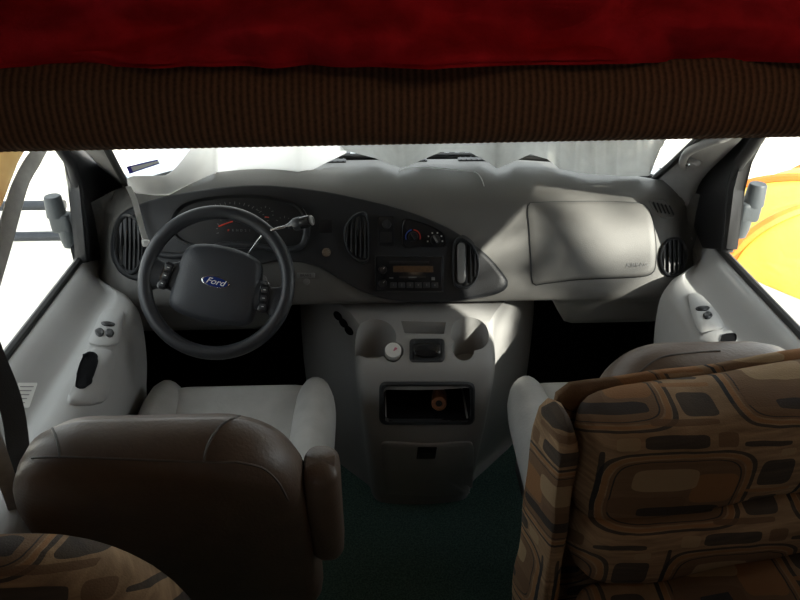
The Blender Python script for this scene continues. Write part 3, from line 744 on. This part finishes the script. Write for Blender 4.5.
switch_panel(doorL, bL, smooth_path([(104, 312), (122, 311), (123, 320), (117, 345), (90, 345), (94, 332)], 3, True), [(108, 326.5, 6.5, 2.3, 5), (100, 335, 4, 4.2, 0), (109, 335.5, 4, 4.2, 0)],
             smooth_path([(86, 353), (110, 352), (113, 362), (108, 385), (100, 404), (68, 404), (74, 385)], 3, True), smooth_path([(84, 359), (97, 360), (88, 388), (75, 390)], 3, True))
switch_panel(doorR, bR, smooth_path([(688, 296), (702, 297), (724, 326), (710, 332), (699, 333), (690, 312)], 3, True), [(702, 311, 6.5, 2.4, -4), (707, 318, 4, 3.8, 0)],
             smooth_path([(700, 340), (715, 333), (730, 333), (735, 340), (735, 352), (702, 352)], 3, True), smooth_path([(722, 339), (733, 338), (733, 346), (722, 346)], 3, True))
# sill paper label
mx, w, h = plate(bL, 18, 384, 36, 400, .001)
b = B(); skin_patch(b, bL, [(18, 383), (37.5, 383), (29, 408), (8, 408)], [(1, 0), (1, .0012), (0, .0012)], n=40)
lb = obj('sill_sticker', b, 'paper', None, smooth=0, label='white printed paper label stuck on the left door sill', cat='sticker')
b = B()
for k in range(5):
    pa1, na = hit(bL, 20-k*2.2, 387+k*4); pb1, _ = hit(bL, 33-k*2.2, 387+k*4); tube(b, [pa1+na*.0016, pb1+na*.0016], .0011, 5)
obj('print_lines', b, 'grey_ink', lb)

# A pillars, door frames and sail panels
def pillar(s, n, W, O):
    for q in (W, O):
        d = (q[-1]-q[-2]); t = (1.50-q[-1].z)/d.z; q.append(q[-1]+d*t)
    W = [V(p) for p in smooth_path(W, 4)]; O = [V(p) for p in smooth_path(O, 4)]
    b = B(); secs = []
    for w_, o_ in zip(W, O):
        m = (w_+o_)/2+V((-s*.012, -.022, .008))
        lp = [w_, w_*.7+m*.3+V((-s*.004, -.010, .004)), m, o_*.7+m*.3+V((-s*.004, -.008, .002)), o_, o_+V((s*.03, .05, .0)), m+V((s*.03, .10, 0)), w_+V((s*.04, .05, 0))]
        secs.append([V(p) for p in lp])
    loft(b, secs, True); t = obj('trim_%d' % n, b, 'pillar', None, kind='structure', smooth=60)
    b = B(); tube(b, [p+V((-s*.003, -.004, 0)) for p in W], .010, 8); obj('gasket', b, 'rubber', t)
    return bvh_of(t)
pillar(-1, 1, [P(130, 200, x=-.79), P(129, 190, x=-.785), P(118, 170, x=-.775), P(107, 149, x=-.76)], [P(130, 222, x=-.84), P(119, 185, x=-.835), P(100, 167, x=-.83), P(84, 150, x=-.82)])
prb = pillar(1, 2, [P(648, 188, x=.785), P(655, 178, x=.78), P(672, 163, x=.77), P(689, 147, x=.755)], [P(692, 240, x=.86), P(690, 212, x=.855), P(702, 180, x=.85), P(735, 146, x=.84)])
for s, k in ((-1, 9), (1, 10)):
    b = B(); box(b, (s*.915, 2.12, .42), (.06, .46, .86), .01); obj('trim_%d' % k, b, 'firewall_and_shade', kind='structure')
def sail(s, root, pts):
    b = B(); prism(b, [P(px, py, x=s*.862) for px, py in pts], (s*.03, 0, 0)); bevel_all(b, .004, 2)
    return obj('sail_panel', b, 'black', root)
def door_frame(s, root, pts):
    b = B(); tube(b, pts, .015, 10, flat=(1, 1)); obj('window_frame', b, 'frame', root)
sl = sail(-1, doorL, [(66, 138), (86, 138), (102, 160), (120, 184), (117, 215), (112, 258), (86, 262), (80, 190), (76, 165)])
sr = sail(1, doorR, [(756, 134), (732, 134), (706, 164), (694, 188), (688, 215), (702, 248), (727, 250), (733, 190), (740, 162)])
slb = bvh_of(sl)
p, nn = hit(slb, 106, 200); mk = frame_of(nn, V((0, 1, 0)), p)
b = B(); lathe(b, [(0, 0), (.014, 0), (.013, .008), (.007, .012), (0, .012)], mk, 20); kb_ = obj('mirror_knob', b, 'gloss', sl)
b = B()
for k in range(5):
    a = math.radians(20+35*k); box(b, (.019*math.cos(a), .019*math.sin(a), .001), (.004, .003, .001), mx=mk)
obj('knob_marks', b, 'white', kb_)
door_frame(-1, doorL, [P(84, 262, x=-.875), P(78, 190, x=-.875), P(72, 165, x=-.865), P(55, 140, x=-.85), V((-.80, 1.45, 1.47)), V((-.80, .9, 1.47))])
door_frame(1, doorR, [P(727, 252, x=.875), P(733, 185, x=.875), P(739, 164, x=.865), P(757, 140, x=.85), V((.80, 1.45, 1.47)), V((.80, .9, 1.47))])
# cab side above the windows
for s, nm in ((-1, 3), (1, 4)):
    b = B(); box(b, (s*.885, 1.44, 1.51), (.23, 1.2, .06), .01); obj('trim_%d' % nm, b, 'pillar', kind='structure')
    b = B(); box(b, (s*.90, .90, 1.18), (.10, .10, .68), .02); obj('trim_%d' % (nm+2), b, 'charcoal', kind='structure')

# grab handle on the right pillar
def onp(px, py, d): l = hit(prb, px, py)[0]; return CAM+(l-CAM).normalized()*((l-CAM).length-d)
b = B(); gp = [onp(684, 166, .0), onp(683, 161, .03), onp(687, 153, .036), onp(697, 147, .036), onp(712, 141, .036), onp(722, 138, .034), onp(730, 134, .0)]
tube(b, smooth_path(gp, 5), .013, 12, flat=(1, .8)); gh = obj('grab_handle', b, 'pillar', None, label='grey grab handle on the right windscreen pillar', cat='handle')
nn = hit(prb, 690, 162)[1]; q = onp(690, 161, .004)
b = B(); pillow(b, [(.030*math.cos(2*PI*k/32), .017*math.sin(2*PI*k/32)) for k in range(32)], [(0, -.012), (1, -.012), (1, .003), (.8, .010), (0, .012)], frame_of(nn, V((1, 0, .6)), q)); hf = obj('handle_foot', b, 'pillar', gh)
b = B(); lathe(b, [(0, 0), (.007, 0), (.006, .004), (0, .004)], frame_of(nn, V((1, 0, 0)), q+nn*.011), 12); obj('handle_screw', b, 'chrome', hf)

# exterior mirror brackets
def mirror(s, c, label):
    root = empty('side_mirror_bracket', c, label, 'mirror bracket')
    T = Matrix.Translation(c) @ Matrix.Diagonal((.66, .66, .66, 1))
    b = B(); box(b, (0, 0, 0), (.085, .07, .085), .016, 3, T); box(b, (-s*.03, .01, -.03), (.09, .05, .13), .014, 3, T); obj('bracket_body', b, 'mirror', root)
    b = B(); lathe(b, [(0, .03), (.042, .03), (.036, .115), (.032, .122), (0, .122)], T @ Matrix.Translation((.014*s, 0, 0)), 24); obj('upper_turret', b, 'mirror', root)
    b = B(); lathe(b, [(0, -.03), (.036, -.03), (.034, -.085), (.028, -.115), (.02, -.12), (0, -.12)], T @ Matrix.Translation((-.012*s, 0, 0)), 24); obj('lower_turret', b, 'mirror', root)
mirror(-1, P(62, 222, x=-.97), 'dark grey mirror bracket outside the driver window')
mirror(1, P(748, 211, x=.97), 'dark grey mirror bracket outside the passenger window')

# ================================================================== SEATS
def cab_seat(name, cx, top, bot, label, width=.50, cy=1.60, zc=.56, bdx=0, bw=.50):
    root = empty(name, (cx, 1.30, 0), label, 'captain chair')
    top, bot = V((cx+bdx, *top)), V((cx+bdx, *bot))
    ax = (top-bot); H = ax.length; ny = V((1, 0, 0)).cross(ax.normalized())  # outward towards the rear
    mx = frame_of(-ny if ny.y > 0 else ny, V((1, 0, 0)), (top+bot)/2)
    o = rrect(bw, H, .13, 8, .05)
    o = [(x*(1-.06*max(0, y)/(H/2)), y) for x, y in o]
    b = B(); pillow(b, dense(o, 96), [(0, -.075), (.5, -.075), (.8, -.075), (.92, -.062), (.985, -.035), (1.0, 0), (.99, .03), (.95, .05), (.85, .058), (.6, .06), (.3, .06), (0, .06)], mx)
    bk = obj('backrest', b, 'leather', root, smooth=60)
    b = B(); pillow(b, dense(rrect(width-.03, .50, .09, 6, .03), 80), [(0, -.09), (.9, -.09), (1, -.05), (1.0, 0), (.98, .03), (.9, .045), (.6, .04), (0, .035)], frame_of(V((0, -.10, 1)), V((1, 0, 0)), (cx, cy-.24, zc-.05)))
    cu = obj('cushion', b, 'leather_pale', root, smooth=60)
    for s in (-1, 1):
        b = B(); secs = []
        for t in range(17):
            q = t/16; y = cy-.52+.56*q; r = math.sqrt(max(.0, 1-(2*q-1)**6))
            r = max(.12, r)
            secs.append([V((cx+s*(width/2-.05)+.058*r*math.cos(a)*1.0, y, zc-.055+.012*q+.095*r*math.sin(a))) for a in [2*PI*k/18 for k in range(18)]])
        loft(b, secs, True); obj('cushion_bolster', b, 'leather_pale', root, smooth=70)
    b = B(); box(b, (cx, cy-.26, zc-.20), (width-.06, .46, .16), .03, 3); box(b, (cx, cy-.26, .19), (.34, .36, .38), .03); obj('seat_base', b, 'charcoal', root)
    return root, bk
SD, bkD = cab_seat('captain_chair', -.44, (.90, .985), (1.04, .44), 'taupe leather driver seat behind the steering wheel')
bd_ = bvh_of(bkD)
def seam(bk, bv, paths):
    b = B()
    for p in paths:
        q = on_path(bv, p, .0005, 5)
        if len(q) > 1: tube(b, q, .0022, 6)
    obj('seam', b, 'piping', bk)
seam(bkD, bd_, [[(32, 458), (60, 457), (120, 459), (200, 462), (236, 462)], [(34, 414), (48, 422), (57, 440), (60, 458)], [(204, 462), (208, 445), (222, 425), (244, 415), (262, 415)], [(236, 462), (262, 468), (278, 482), (288, 500)]])
# folded-up armrest on the aisle side
AR = V((-.170, .985, .665)); d = V((0.0, -.05, .30))
b = B(); mxa = frame_of(d, V((1, 0, 0)), AR)
pillow(b, dense(rrect(.062, .085, .024, 5), 48), [(0, -.04), (.8, -.04), (1, -.02), (1.02, .10), (1.05, .185), (1.0, .205), (.8, .22), (0, .223)], mxa); ar = obj('armrest', b, 'leather', SD, smooth=60)
b = B(); lathe(b, [(0, -.05), (.03, -.05), (.03, .05), (0, .05)], Matrix.Translation(AR+V((-.035, .03, 0))) @ Matrix.Rotation(PI/2, 4, 'Y'), 20); obj('armrest_hinge', b, 'black', ar)
SP, bkP = cab_seat('captain_chair', .535, (1.15, .952), (1.20, .44), 'taupe leather passenger seat behind the glove box side', cy=1.585, bdx=.065, bw=.46)
bp_ = bvh_of(bkP)
seam(bkP, bp_, [[(640, 372), (660, 358), (690, 353), (720, 351)]])

# ================================================================== UPHOLSTERED BENCH (right) and CHAIR (left)
ben = empty('dinette_bench', (.60, .78, 0), 'tan patterned upholstered bench seat behind the passenger seat', 'bench')
ang = math.radians(10)
BX = Matrix.Translation((.25, .845, -.012)) @ Matrix.Rotation(ang, 4, 'Z')   # local x runs along the bench, -y faces the camera
def bx_pil(name, x0, x1, z0, z1, y0, y1, m, lean=.0, r=.035, bul=.02):
    w, h = x1-x0, z1-z0; t = (y1-y0)
    o = dense(rrect(w, h, r, 6), 110)
    L = BX @ Matrix.Translation(((x0+x1)/2, (y0+y1)/2, (z0+z1)/2)) @ Matrix.Rotation(PI/2-lean, 4, 'X')
    b = B(); pillow(b, o, [(0, -t/2-bul*.4), (.5, -t/2-bul*.3), (.85, -t/2), (.97, -t*.36), (1.0, -t*.15), (1, t*.15), (.975, t*.36), (.93, t*.47), (.8, t/2+bul*.4), (.6, t/2+bul*.8), (.3, t/2+bul), (0, t/2+bul)], L)
    for v in b.verts: v.co += V((noise.noise(v.co*9), noise.noise(v.co*9+V((7, 0, 0))), noise.noise(v.co*9+V((0, 7, 0)))))*.006
    return obj(name, b, m, ben, smooth=60)
bx_pil('back_cushion', .0, .86, .86, 1.065, -.045, .085, 'cloth', lean=-.05, bul=.028)
bx_pil('lumbar_cushion', .005, .86, .745, .885, -.07, .07, 'cloth', lean=-.05, bul=.022)
b = B(); box(b, (.43, -.275, .66), (.86, .50, .15), .04, 4, BX); sc_ = obj('seat_cushion', b, 'cloth', ben)
b = B(); box(b, (.43, -.24, .29), (.84, .44, .58), .01, 2, BX); obj('bench_base', b, 'wall', ben)
bx_pil('back_frame', -.015, .88, .30, 1.06, .075, .112, 'cloth_side', r=.03, bul=.004)
bx_pil('end_panel', -.046, -.014, .035, 1.06, -.02, .10, 'cloth_side', r=.022, bul=.004)
b = B(); st = [BX @ V(p) for p in ((.20, -.125, .765), (.215, -.20, .738), (.24, -.36, .738), (.26, -.52, .738), (.26, -.536, .68))]
for a, c in zip(st, st[1:]): pass
secs = [[p+V((-.024, -.008, 0)), p+V((.024, .0, 0)), p+V((.024, 0, .004)), p+V((-.024, -.008, .004))] for p in st]
loft(b, secs, True); obj('lap_belt', b, 'belt_black', None, label='black belt strap lying across the patterned bench seat', cat='belt')

chl = empty('patterned_armchair', (-.62, .52, 0), 'dim tan patterned armchair with rounded back behind the driver seat', 'armchair')
b = B(); o = dense(rrect(.64, .64, .22, 10, .04), 120)
pillow(b, o, [(0, -.08), (.5, -.08), (.85, -.07), (.97, -.045), (1, 0), (.97, .04), (.88, .06), (.6, .07), (.3, .07), (0, .07)], frame_of(V((0, -1, .12)), V((1, 0, 0)), (-.625, .61, .70)))
obj('chair_back', b, 'cloth', chl, smooth=60)
b = B(); pillow(b, dense(rrect(.58, .50, .06, 6), 80), [(0, -.08), (.9, -.08), (1, -.05), (1, .04), (.92, .07), (.5, .08), (0, .08)], Matrix.Translation((-.655, .30, .42))); obj('chair_seat', b, 'cloth', chl, smooth=60)
b = B(); box(b, (-.655, .32, .17), (.50, .42, .34), .02); obj('chair_base', b, 'charcoal', chl)

# ================================================================== BUNK EDGE AND BLANKET
b = B(); prof = smooth_path([(1.0, 1.492), (.80, 1.494), (.772, 1.499), (.757, 1.507), (.750, 1.520), (.750, 1.545), (.755, 1.565), (.772, 1.583), (.80, 1.590), (1.0, 1.592)], 3)
N = 1080; secs = []
for k in range(N+1):
    x = -1.0+2.0*k/N
    rb = .0009*math.cos(2*PI*x/.0075)
    bow = 0
    dz = .0045+.008*x
    secs.append([(x, y-rb*(1 if y < .8 else 0), z+dz*(1 if z < 1.54 else .3)-(.004*math.cos(x*4) if z > 1.56 else 0)) for y, z in prof])
loft(b, secs); be = obj('overhead_bunk', b, 'rib', None, smooth=80, label='brown ribbed fabric edge of the overhead bunk', cat='bunk')
b = B(); box(b, (0, 1.55, 1.53), (2.0, 1.30, .085)); obj('bunk_board', b, 'wall', be, smooth=0)

CR = [(425, 47, 548, 56, .0035, .020), (194, 39, 240, 60, .004, .018), (590, 12, 642, 50, .005, .020), (20, -5, 24, 60, .010, .022), (300, 22, 325, 56, .010, .012), (95, 8, 260, 44, .010, .010), (470, 0, 520, 22, .012, .014), (690, 2, 800, 40, .010, .012), (340, 55, 420, 60, .004, .008), (60, 58, 100, 50, .005, .012)]
def pxx(px): return (px-400)/722*.87-.03
def bl_f(u, q):
    v = q**1.8
    x = -.98+1.96*u
    prof_y = at([0, .06, .15, .3, .5, 1], [.775, .752, .762, .80, .90, 1.9])(v)
    prof_z = at([0, .06, .15, .3, .5, 1], [1.590, 1.594, 1.625, 1.67, 1.71, 1.74])(v)
    row = 300-722*math.tan(math.radians(30)-math.atan2(1.75-prof_z, prof_y))*-1 if False else 62-v/.2*50
    ss = (62-row)*.0013
    fold = noise.noise(V((x*4+ss*14, ss*11, 3.1)))*.55+noise.noise(V((x*10-ss*20, ss*16, 9.1)))*.25
    cr = 0
    for x0, r0, x1, r1, w_, d_ in CR:
        w_ *= 1.5; d_ = min(d_, w_*1.1)
        a = V((pxx(x0), (62-r0)*.0013)); c = V((pxx(x1), (62-r1)*.0013)); p = V((x, ss)); e = c-a
        t = min(1, max(0, (p-a).dot(e)/e.length_squared)); dd = (p-(a+e*t)).length
        cr += d_*math.exp(-(dd/w_)**2)*(1-.6*abs(2*t-1))+d_*.35*math.exp(-((dd-w_*2.2)/w_)**2)*-1
    k = sstep(0, .06, v)
    edge = noise.noise(V((x*5.5, .5, 1.7)))
    y = prof_y - .12*fold*k + cr*k
    z = prof_z + .015*fold*k + (1-k)*(.010+.008*edge)
    return V((x, y, z))
b = B(); NU, NV = 300, 90
sec = []
for i in range(NU+1):
    up_ = [bl_f(i/NU, j/NV) for j in range(NV+1)]
    sec.append(up_+[p+V((0, .004, -.005)) for p in reversed(up_)])
loft(b, sec, True)
obj('blanket', b, 'red_cloth', None, smooth=80, label='rumpled red blanket lying on the overhead bunk', cat='blanket')

# ================================================================== SUNSHADES
def front(px, py, back):
    d = ray(px, py).normalized(); best = None
    for bv, off in ((dbv, .008), (wbv, back)):
        l, n, i, t = bv.ray_cast(CAM, d)
        if l is not None and (best is None or t-off < best[0]): best = (t-off, bv is dbv)
    if best is None: return dbv.find_nearest(CAM+d*2.2)[0]+V((0, -.01, .01))
    t, dd = best
    return CAM+d*t+(V((0, 0, .005)) if dd else V((0, 0, 0)))
SB = at([125, 128, 138, 155, 169, 190, 216, 236, 270, 298, 322, 346], [183, 187, 195, 197, 197, 186, 174, 172, 175.5, 177, 164, 152])
def sh1(u, v):
    px = 125+221*u; py = SB(px)
    a = front(px, py, .06)
    if px > 216: q = P(px, py, z=.999); a = P(px, py, y=min(q.y, wsY(q.x)-.10))
    t = hit(wbv, max(px, 132), 116+61*(1-sstep(162, 225, px)))[0]; t = CAM+(t-CAM)*.965
    lf = 1-sstep(170, 235, px); m = (a+t)/2 + V((0, .02-.03*lf, -.02+.036*lf))
    p = a*(1-v)**2+m*2*v*(1-v)+t*v*v
    return p + V((0, -.006*math.sin(u*9+v*3)*math.sin(v*PI), 0))
b = B(); grid(b, sh1, 70, 14); thicken(b, .004); s1 = obj('windscreen_sunshade', b, 'shade_white', None, smooth=70, label='white sunlit sunshade panel leaning over the driver side dash', cat='sunshade')
b = B(); sp_ = smooth_path([P(128, 187, y=1.93), P(134, 200, y=1.89), P(138, 215, y=1.86), P(142, 230, y=1.83), P(145, 240, y=1.815)], 5)
secs = [[V(p)+V((-.007, 0, 0)), V(p)+V((.007, .004, 0)), V(p)+V((.007, .006, .001)), V(p)+V((-.007, .002, .001))] for p in sp_]
loft(b, secs, True); box(b, P(146, 243, y=1.81), (.022, .008, .022), .004); obj('strap', b, 'shade_white', s1)

SB2 = at([340, 352, 375, 392, 402, 412, 440, 470, 488, 497, 506, 530, 548, 560, 580, 620, 650, 664], [148, 151, 157, 164, 166.5, 163, 151, 151, 161, 167.5, 164, 153, 158, 168, 172, 175, 175, 140])
def sh2(u, v):
    px = 340+326*u; py = SB2(px)
    ph = math.sin(px*.35)*.5+math.sin(px*.06)*.5
    fl = math.cos(2*PI*(px-400)/97)*.030+.005*math.sin(px*.62)+.004*math.sin(px*.29)
    dip = (py-150)/25
    q = P(px, py, z=.999); lim = wsY(q.x)-.10
    a = P(px, py, y=min(q.y, lim)-.012*(ph*.5+.5)*(1-min(1, max(0, dip))))
    a = CAM+(a-CAM)*(1-max(0, fl)*.3)
    t = hit(wbv, min(px+2*math.sin(px*.06), 668), 112)[0]; t = CAM+(t-CAM)*(.955+.006*ph-.6*fl-.01)
    return a*(1-v)+t*v + V((0, -.012*math.sin(v*PI), 0))
b = B(); grid(b, sh2, 260, 12); thicken(b, .004); obj('windscreen_sunshade', b, 'shade', None, smooth=80, label='silver grey pleated sunshade sagging along the windscreen above the passenger dash', cat='sunshade')
# loose wire on the dash top
b = B(); pts = [l for l in on_path(dbv, [(399, 172), (406, 169), (430, 168.5), (460, 171), (475, 173), (481, 179), (484, 187)], .003, 4)]
tube(b, pts, .0016, 6); obj('loose_wire', b, 'shade', None, label='thin pale wire lying on the dash top', cat='wire')
# windscreen sticker
def on_ws(px, py): return CAM+(hit(wbv, px, py)[0]-CAM)*.998
b = B(); prism(b, [on_ws(*p)+V((0, -.004, 0)) for p in ((127, 166), (158, 159), (160, 163), (130, 173))], (0, -.001, -.0005)); st_ = obj('windscreen_sticker', b, 'paper', None, smooth=0, label='small white sticker with blue border on the windscreen corner', cat='sticker')
b = B()
for q in (((127, 166), (131, 165), (134, 172), (130, 173)), ((127, 166), (158, 159), (158.4, 160.2), (127.4, 167.2)), ((129.6, 172), (159.7, 162), (160, 163), (130, 173))): prism(b, [on_ws(*p)+V((0, -.0055, 0)) for p in q], (0, -.0006, 0))
obj('sticker_border', b, 'ink', st_, smooth=0)
b = B()
for k in range(4):
    x = 136+k*4; prism(b, [on_ws(*p)+V((0, -.0055, 0)) for p in ((x, 167.5-k*1.0), (x+2.4, 167-k*1.0), (x+3, 169-k*1.1), (x+.6, 169.6-k*1.1))], (0, -.0006, 0))
obj('sticker_print', b, 'grey_ink', st_, smooth=0)

# ================================================================== LEFT CURTAIN, BELTS, PEDALS
def cur(u, v):
    z = 1.02+.46*v
    c = V((-.815+.02*math.sin(u*20)*(.6+v)+.03*(1-v)**2, .93+.16*u*(.35+.65*v), z))
    return c
cb = B(); 
grid(cb, lambda u, v: P(-60+u*(62+36*v), 205-70*v, x=-.76)+V((.014*math.sin(u*17+v), .012*math.cos(u*17), 0)), 50, 14); thicken(cb, .003)
obj('cab_curtain', cb, 'curtain', None, smooth=80, label='cream and orange patterned curtain bunched at the driver side window edge', cat='curtain')
b = B(); strap(b, [P(54, 132, x=-.72), P(40, 152, x=-.70), P(28, 170, x=-.70), P(19, 190, x=-.695), P(10, 220, x=-.69), P(-2, 262, x=-.69), P(-14, 300, x=-.69), P(-34, 350, x=-.70), V((-.72, .96, .70))], .0145)
obj('seat_belt', b, 'belt', None, label='grey seat belt strap crossing the driver window from above', cat='seat belt', smooth=60)
b = B(); strap(b, [V((-.83, .97, 1.30)), P(-70, 240, x=-.77), P(-26, 310, x=-.72), P(-8, 355, x=-.72), P(10, 400, x=-.715), P(18, 445, x=-.715), P(22, 510, x=-.715), V((-.72, 1.02, .28)), V((-.72, 1.02, .02))], .019)
obj('seat_belt', b, 'belt_black', None, label='black seat belt strap running down beside the driver seat', cat='seat belt')
# ================================================================== OUTSIDE
hd = empty('hood', (0, 2.9, .80), 'pale painted hood with louvred cowl beyond the windscreen', 'hood')
b = B(); grid(b, lambda u, v: V((-.92+1.84*u, wsY(1.84*u-.92)+.03+(3.2-wsY(1.84*u-.92)-.03)*v, .955-.10*v-.03*(2*u-1)**2)), 40, 10); thicken(b, .012); obj('hood_panel', b, 'hood', hd)
b = B()
for k in range(44):
    x = -.76+1.52*k/43; box(b, (x, wsY(x)+.075, .958-.03*(x/.92)**2), (.016, .06, .012))
obj('cowl_slots', b, 'rail', hd)
for x in (-.50, .20):
    b = B(); tube(b, [(x, 2.385, .975), (x+.12, 2.36, .998), (x+.55, 2.34, .998)], .006, 6); tube(b, [(x+.05, 2.35, .997), (x+.58, 2.33, .997)], .005, 6)
    obj('windscreen_wiper', b, 'rubber', None, label='black wiper blade outside the windscreen, %s' % ('driver side' if x < 0 else 'passenger side'), cat='wiper')
fn = empty('rail_fence', (-3.2, 3.2, -.78), 'dark steel pipe rail fence seen through the driver window', 'fence')
for py in (207, 238):
    a, c = P(65, py-1, y=3.2), P(-160, py, y=3.2); a.z = c.z = (a.z+c.z)/2
    b = B(); tube(b, [a, c], .024, 10); obj('rail', b, 'rail', fn)
for x in (-2.35, -4.6):
    b = B(); tube(b, [(x-.05, 3.22, -.8), (x-.05, 3.22, .55)], .03, 10); obj('fence_post', b, 'rail', fn)
# orange tent
tt = empty('dome_tent', (3.95, 5.0, -.78), 'bright orange rounded tent canopy, overexposed to yellow, outside the passenger window', 'tent')
def tent(u, v, k=1):
    a = 2*PI*u; e = v*PI/2
    r = math.cos(e)**.75; 
    return V((3.95+1.3*k*r*math.cos(a)*(1+.02*math.sin(8*a)), 5.0+1.3*k*r*math.sin(a)*(1+.02*math.sin(8*a)), -.78+.50*k*math.sin(e)))
b = B(); grid(b, tent, 64, 24); bmesh.ops.remove_doubles(b, verts=b.verts, dist=.001); obj('tent_canopy', b, 'tent_blown_out', tt, smooth=80)
for k in range(8):
    b = B(); tube(b, [tent(k/8+.02, v/20, 1.005) for v in range(20)], .05, 8, flat=(1, 1)); obj('tent_pole_sleeve', b, 'tent_orange', tt)

# a tree beside the vehicle dapples the sun
tr_ = empty('tree', (4.9, -2.6, -.78), 'leafy tree standing beside the vehicle', 'tree')
b = B(); tube(b, [(4.9, -2.6, -.8), (4.95, -2.6, 1.5), (4.8, -2.5, 3.2), (4.7, -2.4, 4.6)], .1, 10, rr=[.16, .13, .09, .04]); obj('trunk', b, 'bark', tr_)
b = B(); rnd = random.Random(11)
clumps = []
while len(clumps) < 70:
    p = V((rnd.uniform(-1, 1), rnd.uniform(-1, 1), rnd.uniform(-1, 1)))
    if p.length < 1: clumps.append(V((4.8, -2.5, 4.3))+p*1.7)
for c_ in clumps:
    for k in range(16):
        p = c_+V((rnd.gauss(0, .09), rnd.gauss(0, .09), rnd.gauss(0, .07)))
        R_ = Matrix.Rotation(rnd.uniform(0, 6.3), 3, V((rnd.uniform(-1, 1), rnd.uniform(-1, 1), rnd.uniform(-1, 1))).normalized())
        w_ = rnd.uniform(.05, .08)
        b.faces.new([b.verts.new(p+R_ @ V(q)*w_) for q in ((-1, 0, 0), (-.3, -.55, .1), (1, 0, 0), (-.3, .55, .1))])
obj('foliage', b, 'leaf', tr_, smooth=0)
# ================================================================== LIGHT
w = bpy.data.worlds.new('sky'); bpy.context.scene.world = w; w.use_nodes = True
bg = w.node_tree.nodes['Background']; bg.inputs[0].default_value = (.93, .97, 1, 1); bg.inputs[1].default_value = 6.5
sd = bpy.data.lights.new('sun', 'SUN'); sd.energy = 32; sd.angle = math.radians(.8); sd.color = (1, .94, .84)
so = bpy.data.objects.new('sun', sd); COL.objects.link(so)
to_sun = V((1, -1.0, .80))
so.rotation_euler = to_sun.to_track_quat('Z', 'Y').to_euler()
def area(name, loc, aim, sx, sy, e, col):
    l = bpy.data.lights.new(name, 'AREA'); l.shape = 'RECTANGLE'; l.size = sx; l.size_y = sy; l.energy = e; l.color = col
    o = bpy.data.objects.new(name, l); COL.objects.link(o); o.location = loc
    o.rotation_euler = (V(loc)-V(aim)).to_track_quat('Z', 'Y').to_euler(); return o
area('coach_warm_fill', (.35, -.1, 2.15), (.2, .9, 1.3), .3, .2, 2.1, (1, .68, .42))  # added warm fill with no fixture; lights the bunk and blanket folds
sc = bpy.context.scene
sc.view_settings.view_transform = 'Standard'; sc.view_settings.look = 'None'; sc.view_settings.exposure = -1.2; sc.view_settings.gamma = 1
sc.cycles.use_denoising = True
sc.cycles.max_bounces = 10; sc.cycles.diffuse_bounces = 6; sc.cycles.transparent_max_bounces = 16
